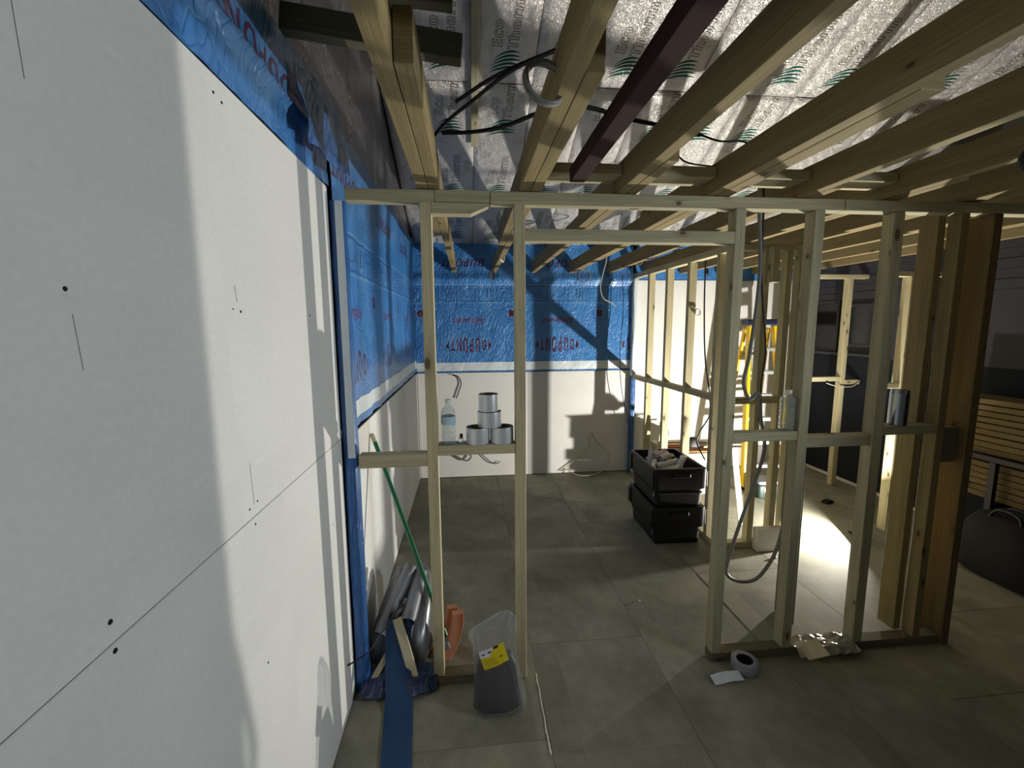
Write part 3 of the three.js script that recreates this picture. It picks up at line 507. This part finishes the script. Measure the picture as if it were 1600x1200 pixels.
function pipe(label, a, b, r) { const o = thing('pipe_offcut', label, 'pipe', [a.x, a.y, -a.z]); const L = a.distanceTo(b); const g = lathe([[r, 0], [r, L], [r - 0.003, L], [r - 0.003, 0], [r, 0]], 36); const m = part(o, 'tube', g, M.pipeGrey); m.quaternion.setFromUnitVectors(new THREE.Vector3(0, 1, 0), b.clone().sub(a).normalize()); return o; }
pipe('grey pipe offcut sloping left on top of the rubbish bag', V(-0.452, 0.185, 2.06), V(-0.325, 0.40, 2.3), 0.032);
pipe('grey pipe offcut lying right of the other on the rubbish bag', V(-0.315, 0.24, 2.06), V(-0.272, 0.36, 2.3), 0.034);
tag(bar(scene, 'wood_strip', V(-0.366, 0.268, 2.055), V(-0.268, 0.03, 1.912), 0.012, 0.044, M.cream, new THREE.Vector3(0, 0.5, 1)), 'pale cream timber strip propped across the rubbish bag', 'timber');
tag(bar(scene, 'wood_strip', V(-0.372, 0.17, 2.05), V(-0.485, 0.028, 1.912), 0.014, 0.026, M.wood2, new THREE.Vector3(0, 0.5, 1)), 'thin weathered timber strip sloping left below the grey pipe', 'timber');
tag(tube(scene, 'wire_offcut', [V(-0.54, 0.225, 1.82), V(-0.52, 0.212, 1.86), V(-0.47, 0.222, 1.9), V(-0.43, 0.25, 1.98), V(-0.4, 0.262, 2.02)], 0.0035, M.cableBlack, 24), 'short dark wire end poking past the blue strip by the wall', 'wire');
{
  const o = thing('plastic_bag', 'clear plastic bag with yellow label and dark contents standing in the doorway', 'bag', [0.115, 0, 1.79]);
  const P = [[0.001, 0.2, 0.13, 0.0, 0], [0.02, 0.235, 0.155, 0, 0], [0.07, 0.23, 0.15, -0.004, 0], [0.15, 0.205, 0.13, -0.012, 0], [0.23, 0.19, 0.1, -0.018, 0.005], [0.30, 0.19, 0.066, -0.022, 0.01], [0.335, 0.205, 0.036, -0.03, 0.012], [0.365, 0.2, 0.018, -0.02, 0.015], [0.395, 0.14, 0.014, 0.012, 0.02], [0.418, 0.085, 0.01, 0.03, 0.02], [0.432, 0.03, 0.006, 0.03, 0.022]];
  const rings = P.map(([y, w, l, ox, od]) => { const f = rrect(y, w, l, Math.min(w, l) * 0.3, ox, -od); return (t) => { const p = f(t); if (y > 0.01) { const a = t * 6.2832; p.x += 0.008 * N(a * 1.4, y * 14, 2) + 0.004 * N(Math.cos(a) * 6, y * 30); p.z += 0.012 * N(Math.cos(a) * 5, y * 16, 5); p.y += y > 0.3 ? 0.02 * N(p.x * 14, y * 3, 1) : 0; } return p; }; });
  part(o, 'film', loft(rings, 80), M.film);
  const Q = [[0.004, 0.18, 0.11], [0.03, 0.212, 0.135], [0.08, 0.205, 0.13], [0.14, 0.185, 0.11], [0.2, 0.17, 0.085], [0.25, 0.13, 0.045]]; const r2 = Q.map(([y, w, l]) => { const f = rrect(y, w, l, 0.04, -0.012, -0.004); return (t) => { const p = f(t); const q = 1 + 0.1 * fbm(p.x * 22, p.z * 22, 3, y * 18); p.x *= q; p.z *= q; return p; }; });
  part(o, 'contents', loft(r2, 60), M.darkLump);
  const lt = canvasTex(256, 192, (x) => { x.fillStyle = '#d9dadf'; x.fillRect(0, 0, 256, 192); x.fillStyle = '#d8c21c'; x.fillRect(0, 76, 256, 116); x.fillStyle = '#d8c21c'; x.beginPath(); x.moveTo(150, 0); x.lineTo(256, 0); x.lineTo(256, 90); x.lineTo(90, 90); x.fill(); x.fillStyle = '#4d4f63'; x.fillRect(20, 34, 34, 14); x.fillRect(84, 26, 36, 20); x.fillStyle = '#2b2a1c'; x.fillRect(150, 0, 50, 24); x.fillRect(180, 112, 34, 10); for (let i = 0; i < 7; i++) { x.fillStyle = 'rgba(70,60,10,0.5)'; x.fillRect(24 + i * 3, 100 + i * 12, 110, 4); } });
  const lg = sheetGeo(0.112, 0.078, 16, 10, (x, y) => -0.6 * x * x * 4 + 0.002 * N(x * 40, y * 40)); { const p = lg.attributes.position, u = lg.attributes.uv; for (let i = 0; i < p.count; i++) u.setXY(i, u.getX(i) / 0.112, u.getY(i) / 0.078); }
  const lb = part(o, 'label', lg, std({ map: lt, roughness: 0.5 })); lb.position.set(-0.028, 0.278, 0.054); lb.rotation.set(-0.22, 0, 0.32);
}
{ // roll of wide tape with a loose end
  const o = thing('tape_roll', 'grey-white duct tape roll with a loose end on the floor by the doorway', 'tape', [1.325, 0, 1.87]);
  const ro = 0.062, ri = 0.038, h = 0.05; const g = part(o, 'tape', lathe([[ri, 0.001], [ro, 0.001], [ro, h], [ri, h]], 48), M.tapeWhite); g.rotation.z = 0; part(o, 'core', lathe([[ri, h - 0.001], [ri - 0.003, h - 0.001], [ri - 0.003, 0.002], [ri, 0.002]], 40), M.blackSoft);
  const s = sheetGeo(0.15, 0.048, 30, 6, (x, y) => 0.008 * Math.sin(x * 40 + 1) * (0.075 - x) * 8 + 0.004 * N(x * 30, y * 20)); const m = part(o, 'loose_end', s, M.silverTape); m.position.set(-0.125, 0.018, 0.06); m.rotation.set(-1.25, 0.05, 0.06);
}
{
  const o = thing('plastic_wrapping', 'crumpled silvery plastic wrapping lying along the right-hand sole plate', 'wrapping', [1.785, 0.046, 1.93]);
  const g = sheetGeo(0.33, 0.12, 48, 20, (x, y) => 0.012 + 0.03 * Math.max(-0.35, fbm(x * 16, y * 18, 4, 7)) - (y < -0.03 ? (-0.03 - y) * 0.75 : 0)); const m = part(o, 'sheet', g, phy({ color: 0xa7a595, roughness: 0.3, clearcoat: 0.6, transmission: 0.3, side: THREE.DoubleSide })); m.rotation.x = -Math.PI / 2;
  const l = part(o, 'paper', sheetGeo(0.12, 0.085, 14, 10, (x, y) => 0.006 * N(x * 20, y * 20)), M.cream); l.rotation.set(-1.2, 0, 0.1); l.position.set(-0.1, 0.028, 0.06);
}
{ // torn tape line on a floor seam
  const o = thing('torn_tape', 'ragged pale strip of torn tape along a floor joint by the plastic bag', 'tape', [0.301, 0, 1.75]);
  const n = 60, pos = [], idx = []; for (let i = 0; i <= n; i++) { const t = i / n, w = 0.0028 + 0.005 * Math.abs(N(t * 14, 3)), x = 0.006 * N(t * 6, 1) - 0.005 * t; pos.push(x - w, 0.0015, -0.2 + t * 0.42, x, 0.006 + 0.003 * N(t * 20, 5), -0.2 + t * 0.42, x + w, 0.0015, -0.2 + t * 0.42); } for (let i = 0; i < n; i++) for (let j = 0; j < 2; j++) { const a = i * 3 + j; idx.push(a, a + 3, a + 1, a + 1, a + 3, a + 4); }
  const g = new THREE.BufferGeometry(); g.setAttribute('position', new THREE.Float32BufferAttribute(pos, 3)); g.setIndex(idx); g.computeVertexNormals(); part(o, 'strip', g, std({ color: 0xcfccc0, roughness: 0.6, side: THREE.DoubleSide }));
}

// ---------------------------------------------------------------- crates and what is in the top one
const CX = 1.592, CD = 3.375, CR = -0.03;
function crate(label, y) {
  const o = thing('storage_crate', label, 'crate', [CX, y, CD]); o.rotation.y = CR;
  const h = 0.3; const A = (yy, w, l, r = 0.014) => rrect(yy, w, l, r);
  part(o, 'body', loft([A(0.0005, 0.34, 0.5, 0.012), A(0.004, 0.348, 0.51, 0.012), A(h * 0.55, 0.366, 0.53, 0.012), A(h - 0.004, 0.385, 0.545, 0.012), A(h - 0.002, 0.372, 0.532, 0.012), A(h * 0.5, 0.352, 0.515, 0.012), A(0.01, 0.33, 0.49, 0.012)], 96), M.black);
  const band = (y0, y1, w, l) => loft([A(y0, w - 0.03, l - 0.03), A(y0, w, l), A(y1 - 0.004, w + 0.004, l + 0.004), A(y1, w, l), A(y1, w - 0.04, l - 0.04)], 72, false, false);
  part(o, 'rim', band(h - 0.16, h, 0.405, 0.56), M.black);
  part(o, 'rib', band(0.1, 0.112, 0.372, 0.535), M.black);
  for (const s of [-1, 1]) { const hd = part(o, 'handle', cbox(0.14, 0.03, 0.024, 0.005), M.black); hd.position.set(0, h - 0.05, s * 0.286); }
  for (const s of [-1, 1]) for (const q of [-1, 1]) { const lg = part(o, 'corner_lug', cbox(0.03, 0.13, 0.05, 0.006), M.black); lg.position.set(s * 0.2, h - 0.085, q * 0.245); }
  for (const s of [-1, 1]) { const c = part(o, 'clasp', cbox(0.008, 0.04, 0.03, 0.002), M.steel); c.position.set(s * 0.182, 0.085, 0.22); }
  return o;
}
crate('lower black crate of the two stacked beside the side frame', 0.001);
crate('upper black crate, open and filled with white pipe fittings', 0.303);
{
  const lab = ['white plastic pipe piece at the back of the open crate', 'white plastic pipe piece standing out of the crate at its left rear', 'white pipe elbow on top of the crate contents', 'white pipe piece lying across the middle of the crate', 'white pipe elbow near the right rim of the crate', 'white pipe piece at the front of the crate', 'white pipe piece half buried at the left rim of the crate'];
  const S = [[[-0.1, 0.24, -0.16], [0.02, 0.3, -0.12]], [[-0.12, 0.2, -0.06], [-0.06, 0.31, -0.16]], [[-0.04, 0.29, -0.02], [0.03, 0.31, -0.05], [0.06, 0.28, -0.1]], [[-0.1, 0.25, 0.05], [0.08, 0.28, 0.02]], [[0.06, 0.24, 0.1], [0.1, 0.3, 0.07], [0.13, 0.31, 0.03]], [[-0.04, 0.22, 0.16], [0.07, 0.26, 0.1]], [[-0.14, 0.24, 0.08], [-0.08, 0.26, -0.04]]];
  S.forEach((s, k) => { const o = thing('pipe_fitting', lab[k], 'fitting', [CX, 0.303, CD], 'white pipe fittings in the open crate'); o.rotation.y = CR; const pts = s.map((p) => new THREE.Vector3(p[0], p[1], p[2])); if (pts.length === 2) pts.splice(1, 0, pts[0].clone().lerp(pts[1], 0.5)); const g = new THREE.TubeGeometry(new THREE.CatmullRomCurve3(pts), 20, 0.024, 16); part(o, 'tube', g, M.whitePipe); const c = part(o, 'collar', new THREE.TorusGeometry(0.024, 0.005, 8, 24), M.whitePipe); c.position.copy(pts[2]); c.quaternion.setFromUnitVectors(new THREE.Vector3(0, 0, 1), pts[2].clone().sub(pts[1]).normalize()); });
  const o = thing('crumpled_paper', 'crumpled pinkish paper on top of the crate contents', 'paper', [CX, 0.58, CD]); const g = sheetGeo(0.16, 0.12, 30, 24, (x, y) => 0.05 * fbm(x * 14, y * 14, 4, 3)); const m = part(o, 'sheet', g, M.paper); m.rotation.set(-1.2, 0.2, 0.4); m.position.set(0.02, 0.03, -0.1);
  const o2 = thing('crumpled_paper', 'crumpled whitish packing sheet under the pipe pieces in the crate', 'paper', [CX, 0.5, CD]); const m2 = part(o2, 'sheet', sheetGeo(0.32, 0.44, 44, 60, (x, y) => 0.05 * fbm(x * 9, y * 9, 4, 9)), M.whitePipe); m2.rotation.x = -Math.PI / 2; m2.rotation.z = CR;
}

// ---------------------------------------------------------------- beyond the side frame
{ const o = thing('plasterboard_offcut', 'white plasterboard offcut block standing against the foot of the return frame', 'plasterboard', [2.22, 0, 2.955]);
  const f = part(o, 'face', cbox(0.215, 0.175, 0.012, 0.0015), M.board); f.position.set(0, 0.088, 0.022); const c = part(o, 'back_layer', cbox(0.215, 0.17, 0.05, 0.002), M.boardEdge); c.position.set(0, 0.086, -0.0095); }
{ // step ladder
  const o = thing('step_ladder', 'yellow step ladder with navy top behind the side frame', 'ladder', [3.04, 0, 4.42]); o.rotation.y = -0.12;
  const Tz = 0, H = 1.7; const fr = (s) => [new THREE.Vector3(s * 0.215, 0.004, 0.3), new THREE.Vector3(s * 0.125, H - 0.04, 0.05)], bk = (s) => [new THREE.Vector3(s * 0.2, 0.004, -0.36), new THREE.Vector3(s * 0.12, H - 0.06, -0.04)];
  const L = (nm, p, w, t, mat) => { const [a, b] = p; const A = a.clone().applyEuler(o.rotation).add(o.position), B = b.clone().applyEuler(o.rotation).add(o.position); const len = a.distanceTo(b); const m = part(o, nm, cbox(len, w, t, 0.003), mat); const x = b.clone().sub(a).normalize(), z = new THREE.Vector3(0, 0, 1).cross(x).normalize().negate(), y = z.clone().cross(x); m.quaternion.setFromRotationMatrix(new THREE.Matrix4().makeBasis(x, y, z)); m.position.copy(a).add(b).multiplyScalar(0.5); return m; };
  for (const s of [-1, 1]) { L('front_rail', fr(s), 0.075, 0.028, M.yellow); L('rear_rail', bk(s), 0.05, 0.024, M.yellow); }
  const at = (p, t) => p[0].clone().lerp(p[1], t);
  for (let k = 1; k <= 6; k++) { const t = k / 7; const a = at(fr(-1), t), b = at(fr(1), t); const m = part(o, 'tread', cbox(b.x - a.x - 0.02, 0.035, 0.08, 0.003), M.tread); m.position.set(0, a.y, a.z - 0.005); }
  for (let k = 1; k <= 5; k++) { const t = k / 6; const a = at(bk(-1), t), b = at(bk(1), t); const m = part(o, 'rear_bar', cbox(b.x - a.x - 0.02, 0.03, 0.012, 0.002), M.tread); m.position.set(0, a.y, a.z); }
  const c = part(o, 'top_cap', cbox(0.31, 0.06, 0.17, 0.012), M.capNavy); c.position.set(0, H, 0.01);
  for (const s of [-1, 1]) { const f = part(o, 'foot', cbox(0.04, 0.03, 0.09, 0.004), M.black); f.position.set(s * 0.217, 0.0155, 0.3); const b = L('spreader', [new THREE.Vector3(s * 0.175, 0.85, 0.17), new THREE.Vector3(s * 0.165, 0.85, -0.23)], 0.02, 0.004, M.tread); }
}
tag(bar(scene, 'white_batten', V(2.255, 0.012, 3.34), V(2.2, 0.66, 3.42), 0.05, 0.012, M.white, new THREE.Vector3(1, 0, 0)), 'slim white board offcut leaning behind the return frame', 'board');
{ // low stack of pale boards with copper pipes and a tool
  for (let k = 0; k < 6; k++) { const m = piece(scene, 'stacked_board', 2.0 + rr(-0.02, 0.02), 2.4 + rr(-0.05, 0.02), 0.002 + k * 0.07, 0.07 + k * 0.07, 4.05 + rr(-0.03, 0.03), 4.6, k % 2 ? M.wood : M.white, 0.003); tag(m, `pale board in the low stack behind the side frame, ${ord[5 - k]} from the top`, 'board', 'low board stack'); }
  const C = [[1.93, 0, 4.1, 2.4, 4.07], [1.95, 0, 4.15, 2.38, 4.12], [1.98, 0, 4.2, 2.41, 4.17], [2.0, 0, 4.25, 2.42, 4.22], [1.94, 0, 4.3, 2.4, 4.28], [1.99, 0, 4.36, 2.42, 4.33]];
  C.forEach((c, k) => { const o = tube(scene, 'copper_pipe', [V(c[0], 0.434 + (k % 3) * 0.012, c[2]), V((c[0] + c[3]) / 2, 0.434 + (k % 3) * 0.012, (c[2] + c[4]) / 2), V(c[3], 0.434 + (k % 3) * 0.012, c[4])], 0.008, M.copper, 6, 10); tag(o, `thin copper pipe on the low board stack, ${ord[k]} counted from the front`, 'pipe', 'copper pipes on the low board stack'); });
  const o = thing('power_tool', 'black power tool lying on the low board stack', 'tool', [2.2, 0.475, 4.1]); const b = part(o, 'body', loft([rrect(0, 0.12, 0.08, 0.03), rrect(0.02, 0.14, 0.1, 0.03), rrect(0.07, 0.12, 0.08, 0.03), rrect(0.1, 0.06, 0.05, 0.02)], 32), M.black); const h = part(o, 'grip', cbox(0.1, 0.035, 0.04, 0.012), M.blackSoft); h.position.set(0.1, 0.03, 0);
  tag(bar(scene, 'wooden_stick', V(1.925, 0.4, 4.28), V(1.96, 0.7, 4.3), 0.026, 0.026, M.cream, new THREE.Vector3(0, 0, 1), 0.008), 'pale upright wooden stick between studs of the side frame', 'stick');
  const t = thing('tool_case', 'dark green tool case on the floor behind the return frame', 'case', [2.93, 0, 3.98]); part(t, 'body', loft([rrect(0.001, 0.3, 0.2, 0.03), rrect(0.01, 0.32, 0.22, 0.03), rrect(0.12, 0.32, 0.22, 0.03), rrect(0.135, 0.3, 0.2, 0.03)], 40), std({ color: 0x10261f, roughness: 0.5 })); const l = part(t, 'lid', loft([rrect(0.137, 0.31, 0.21, 0.03), rrect(0.16, 0.31, 0.21, 0.03), rrect(0.168, 0.28, 0.18, 0.03)], 40), M.pipeGrey); const cl = part(t, 'latch', cbox(0.05, 0.04, 0.01, 0.003), M.white); cl.position.set(-0.08, 0.09, 0.112);
}

{ // short plank standing on end behind the fourth stud: its shadow darkens the near end of the white wall
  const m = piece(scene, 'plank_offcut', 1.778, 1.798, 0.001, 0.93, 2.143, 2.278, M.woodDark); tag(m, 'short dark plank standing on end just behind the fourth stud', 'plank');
}
{ // small rubbish on the floor
  const bit = (name, label, x, d, w, l, h, mat, rot) => { const g = loft([rrect(0.0005, w * 0.9, l * 0.9, 0.01), rrect(h * 0.5, w, l, 0.01), rrect(h, w * 0.6, l * 0.6, 0.008)].map((f, k) => (t) => { const p = f(t); p.x *= 1 + 0.35 * N(t * 9, k * 2 + x); p.z *= 1 + 0.35 * N(t * 9, k * 2 + d); return p; }), 24); const m = part(scene, name, g, mat); m.position.set(x, 0.0005, -d); m.rotation.y = rot; tag(m, label, 'scrap'); };
  bit('crumpled_rag', 'dark crumpled rag on the lit floor between the right-hand studs', 3.36, 3.72, 0.1, 0.07, 0.03, M.blackSoft, 0.4);
  bit('wood_chip', 'small dark wood chip on the floor in front of the plasterboard offcut', 2.19, 2.83, 0.03, 0.015, 0.012, M.black, 0.8);
  bit('plaster_crumb', 'tiny white plaster crumb on the floor left of the third stud', 1.02, 2.45, 0.012, 0.01, 0.006, M.white, 0);
  bit('paper_scrap', 'small pale paper scrap on the lit floor near the far frame', 3.2, 3.95, 0.04, 0.03, 0.012, M.white, 0.2);
}
// ---------------------------------------------------------------- dark right-hand corner
{
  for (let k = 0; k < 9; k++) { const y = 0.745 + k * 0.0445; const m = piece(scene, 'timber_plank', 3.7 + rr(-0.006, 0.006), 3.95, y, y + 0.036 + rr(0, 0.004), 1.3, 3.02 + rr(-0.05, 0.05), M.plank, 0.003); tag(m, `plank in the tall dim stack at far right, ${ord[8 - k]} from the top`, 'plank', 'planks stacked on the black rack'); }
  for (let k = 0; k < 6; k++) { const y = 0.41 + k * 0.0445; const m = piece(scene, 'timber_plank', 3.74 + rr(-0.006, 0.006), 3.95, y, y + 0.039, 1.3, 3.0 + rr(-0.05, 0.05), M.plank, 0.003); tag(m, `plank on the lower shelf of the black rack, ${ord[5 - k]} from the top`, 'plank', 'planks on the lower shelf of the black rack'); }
  const o = thing('timber_rack', 'black metal rack carrying planks at the far right', 'rack', [3.82, 0, 2.2]);
  for (const d of [1.45, 2.66]) { piece(o, 'leg', 3.655, 3.69, 0, 0.705, d, d + 0.04, M.black); piece(o, 'shelf_arm', 3.69, 3.95, 0.375, 0.408, d, d + 0.04, M.black); piece(o, 'top_arm', 3.69, 3.95, 0.708, 0.742, d, d + 0.04, M.black); }
  piece(o, 'rail', 3.655, 3.69, 0.706, 0.742, 1.3, 2.95, M.black);
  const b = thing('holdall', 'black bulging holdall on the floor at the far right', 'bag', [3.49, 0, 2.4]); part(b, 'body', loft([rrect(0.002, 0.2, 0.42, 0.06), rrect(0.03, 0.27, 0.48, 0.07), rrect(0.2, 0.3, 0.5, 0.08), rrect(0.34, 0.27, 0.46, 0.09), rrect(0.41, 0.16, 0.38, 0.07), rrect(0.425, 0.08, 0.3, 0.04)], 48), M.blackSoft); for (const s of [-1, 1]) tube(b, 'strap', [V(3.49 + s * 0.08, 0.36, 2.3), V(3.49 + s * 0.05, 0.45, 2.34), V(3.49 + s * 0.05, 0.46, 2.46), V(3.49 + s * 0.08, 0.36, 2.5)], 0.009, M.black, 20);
}

// ---------------------------------------------------------------- cables
const cab = (label, pts, r, mat, seg = 60) => tag(tube(scene, 'cable', pts.map((p) => V(...p)), r, mat, seg, 8), label, 'cable');
function coil(label, c, R, turns, r, mat, ax = [0.2, 0.1, 1]) {
  const q = new THREE.Quaternion().setFromUnitVectors(new THREE.Vector3(0, 0, 1), new THREE.Vector3(...ax).normalize()); const pts = []; const n = Math.ceil(turns * 14);
  const o = thing('cable_coil', label, 'cable', c); for (let i = 0; i <= n; i++) { const a = i / 14 * 6.2832; const R2 = R * (1 + 0.12 * N(i * 0.21, R * 50)); pts.push(new THREE.Vector3(Math.cos(a) * R2, Math.sin(a) * R2 * 0.95, 0.012 * N(i * 0.3, 4) + i / n * 0.012).applyQuaternion(q)); }
  part(o, 'loop', capTube(pts, r, n * 3, 8), mat); return o;
}
coil('grey cable coil hung from the second near joist above the frame', [0.197, 2.262, 1.16], 0.052, 3.4, 0.0052, M.cableGrey, [0.35, 0.15, 1]);
cab('black cable pair crossing above the joists to the grey coil', [[-0.21, 2.362, 1.84], [-0.13, 2.36, 1.77], [-0.05, 2.4, 1.69], [0.04, 2.43, 1.6], [0.15, 2.44, 1.44], [0.232, 2.44, 1.357], [0.33, 2.43, 1.25]], 0.006, M.cableBlack);
cab('second black cable lying just behind the pair above the joists', [[-0.02, 2.43, 1.62], [0.1, 2.45, 1.5], [0.24, 2.45, 1.37], [0.35, 2.44, 1.27]], 0.006, M.cableBlack);
cab('thick black cable between first and second joists near the frame', [[-0.08, 2.46, 1.95], [0.03, 2.455, 1.92], [0.15, 2.45, 1.85], [0.28, 2.45, 1.72], [0.36, 2.45, 1.66]], 0.008, M.cableBlack);
cab('black cable under the foil between dark beam and third joist', [[0.36, 2.44, 1.62], [0.473, 2.45, 1.676], [0.62, 2.44, 1.72], [0.78, 2.44, 1.77], [0.95, 2.44, 1.83]], 0.008, M.cableBlack);
cab('thin dark wire between third and fourth joists', [[0.86, 2.42, 1.74], [1.0, 2.4, 1.78], [1.14, 2.42, 1.83], [1.3, 2.41, 1.9]], 0.004, M.cableBlack);
cab('lower thin dark wire between third and fourth joists', [[0.84, 2.4, 1.84], [0.95, 2.38, 1.95], [1.1, 2.38, 2.0], [1.25, 2.39, 2.05]], 0.0035, M.cableBlack);
cab('grey cable bundle looping down beside the third stud to the floor', [[1.372, 2.36, 2.06], [1.376, 2.2, 2.05], [1.397, 1.912, 2.05], [1.368, 1.514, 2.05], [1.35, 1.388, 2.05], [1.39, 1.31, 2.05], [1.43, 1.345, 2.05], [1.45, 1.22, 2.05], [1.482, 1.06, 2.05], [1.44, 0.85, 2.06], [1.39, 0.657, 2.07], [1.35, 0.45, 2.09], [1.35, 0.365, 2.1], [1.42, 0.31, 2.11], [1.52, 0.31, 2.11], [1.6, 0.42, 2.1], [1.635, 0.6, 2.08], [1.64, 0.85, 2.06]], 0.009, M.cableGrey, 160);
cab('thin dark cable twisted along the grey bundle by the ladder', [[1.4, 2.36, 2.07], [1.402, 2.2, 2.06], [1.415, 1.9, 2.06], [1.44, 1.7, 2.06], [1.46, 1.55, 2.06], [1.45, 1.4, 2.06], [1.452, 1.2, 2.065]], 0.005, M.cableBlack, 80);
cab('black cable down the far side of the side frame to the crates', [[1.93, 2.24, 3.53], [1.925, 1.8, 3.5], [1.92, 1.407, 3.44], [1.93, 1.1, 3.36], [1.935, 0.95, 3.36], [1.92, 0.8, 3.46], [1.915, 0.696, 3.5], [1.925, 0.58, 3.38]], 0.006, M.cableBlack);
cab('second black cable clipped beside the first on the side frame', [[1.897, 2.2, 3.59], [1.897, 2.0, 3.6], [1.897, 1.75, 3.61], [1.897, 1.5, 3.6]], 0.005, M.cableBlack);
cab('thin black wire hanging in the far right corner', [[1.66, 2.2, 4.72], [1.68, 1.87, 4.72], [1.655, 1.4, 4.72], [1.68, 1.0, 4.72], [1.76, 0.65, 4.72], [1.795, 0.46, 4.72], [1.78, 0.56, 4.73]], 0.004, M.cableBlack);
cab('thin brown wire hanging in front of the white corner board', [[1.92, 2.2, 4.6], [1.95, 1.8, 4.6], [1.96, 1.5, 4.6], [1.93, 1.2, 4.62], [1.92, 1.05, 4.64]], 0.003, M.cableBlack);
cab('white cable hanging from the far joists before the blue sheet', [[1.168, 2.36, 4.2], [1.25, 2.37, 4.2], [1.315, 2.32, 4.2], [1.285, 2.15, 4.2], [1.265, 2.03, 4.2], [1.3, 1.93, 4.2], [1.36, 1.9, 4.2], [1.419, 1.861, 4.2]], 0.005, M.cableWhite);
cab('short black cable tail high on the far white board', [[-0.16, 1.15, 4.835], [-0.111, 1.14, 4.838], [-0.075, 1.07, 4.84], [-0.1, 0.98, 4.84], [-0.13, 0.901, 4.84]], 0.006, M.cableBlack, 30);
cab('short grey cable tail low on the far white board', [[-0.16, 0.26, 4.83], [-0.03, 0.2, 4.82], [0.02, 0.24, 4.82], [-0.02, 0.3, 4.84]], 0.009, M.cableGrey, 30);
cab('wavy thin cable tail low on the far white board', [[0.1, 0.3, 4.84], [0.2, 0.2, 4.83], [0.25, 0.16, 4.83], [0.3, 0.15, 4.83], [0.34, 0.17, 4.835]], 0.005, M.cableBlack, 30);
const bx = (u) => 1.026 + (u - 875) * 0.00746, by = (v) => Math.max(0.008, 0.038 + (735 - v) * 0.0073);
cab('cream cable rising from the floor to a knot on the far wall', [[875, 735], [900, 717], [915, 703], [921, 693], [918, 685], [918, 680], [924, 676]].map(([u, v], k) => [bx(u), by(v), 4.84 - 0.01 * (k % 2)]), 0.006, M.cableWhite);
cab('cream cable loop drooping from the wall knot across the floor', [[924, 676, 4.84], [928, 685, 4.84], [938, 697, 4.83], [947, 705, 4.82], [951, 714, 4.82], [949, 724, 4.81], [944, 731, 4.8], [936, 738, 4.79], [925, 739, 4.73], [913, 739, 4.71], [900, 739, 4.73], [890, 736, 4.8], [886, 733, 4.83], [880, 736, 4.84]].map(([u, v, d]) => [bx(u), by(v), d]), 0.006, M.cableWhite, 90);
cab('short white cable end hooked over the nogging of the far frame', [[3.6, 1.085, 4.12], [3.68, 1.06, 4.12], [3.78, 1.045, 4.12], [3.9, 1.05, 4.125], [4.0, 1.1, 4.13]].map(([x, y, d]) => [Math.min(x, 3.97), y, d]), 0.005, M.cableWhite, 30);
coil('small pale cable loop on the third stud of the side frame', [1.905, 1.78, 3.575], 0.028, 2.2, 0.004, M.cableWhite, [0.3, 0, 1]);
coil('grey cable coil under the fourth far joist before the blue sheet', [1.1, 2.14, 4.2], 0.06, 3, 0.006, M.cableGrey);
coil('pale cable coil between the far joists over the side frame', [1.62, 2.3, 4.2], 0.06, 3, 0.007, M.cableWhite);
coil('pale cable coil at the lapped end of the second far joist', [0.3, 2.27, 3.9], 0.05, 3, 0.006, M.cableWhite, [1, 0.1, 0.5]);
coil('small dark coil with tail at the second far joist by the sheet', [0.24, 2.16, 4.3], 0.045, 2.4, 0.007, M.cableGrey, [1, 0.1, 0.4]);
coil('dark cable coil hung from the near joists at far right', [1.83, 2.2, 1.32], 0.05, 5, 0.007, M.cableBlack, [-0.6, 0, 1]);
coil('small dark coil clipped on the side frame cables', [1.94, 2.1, 3.53], 0.03, 4, 0.005, M.cableBlack, [1, 0, 0.4]);

renderer.render(scene, camera);
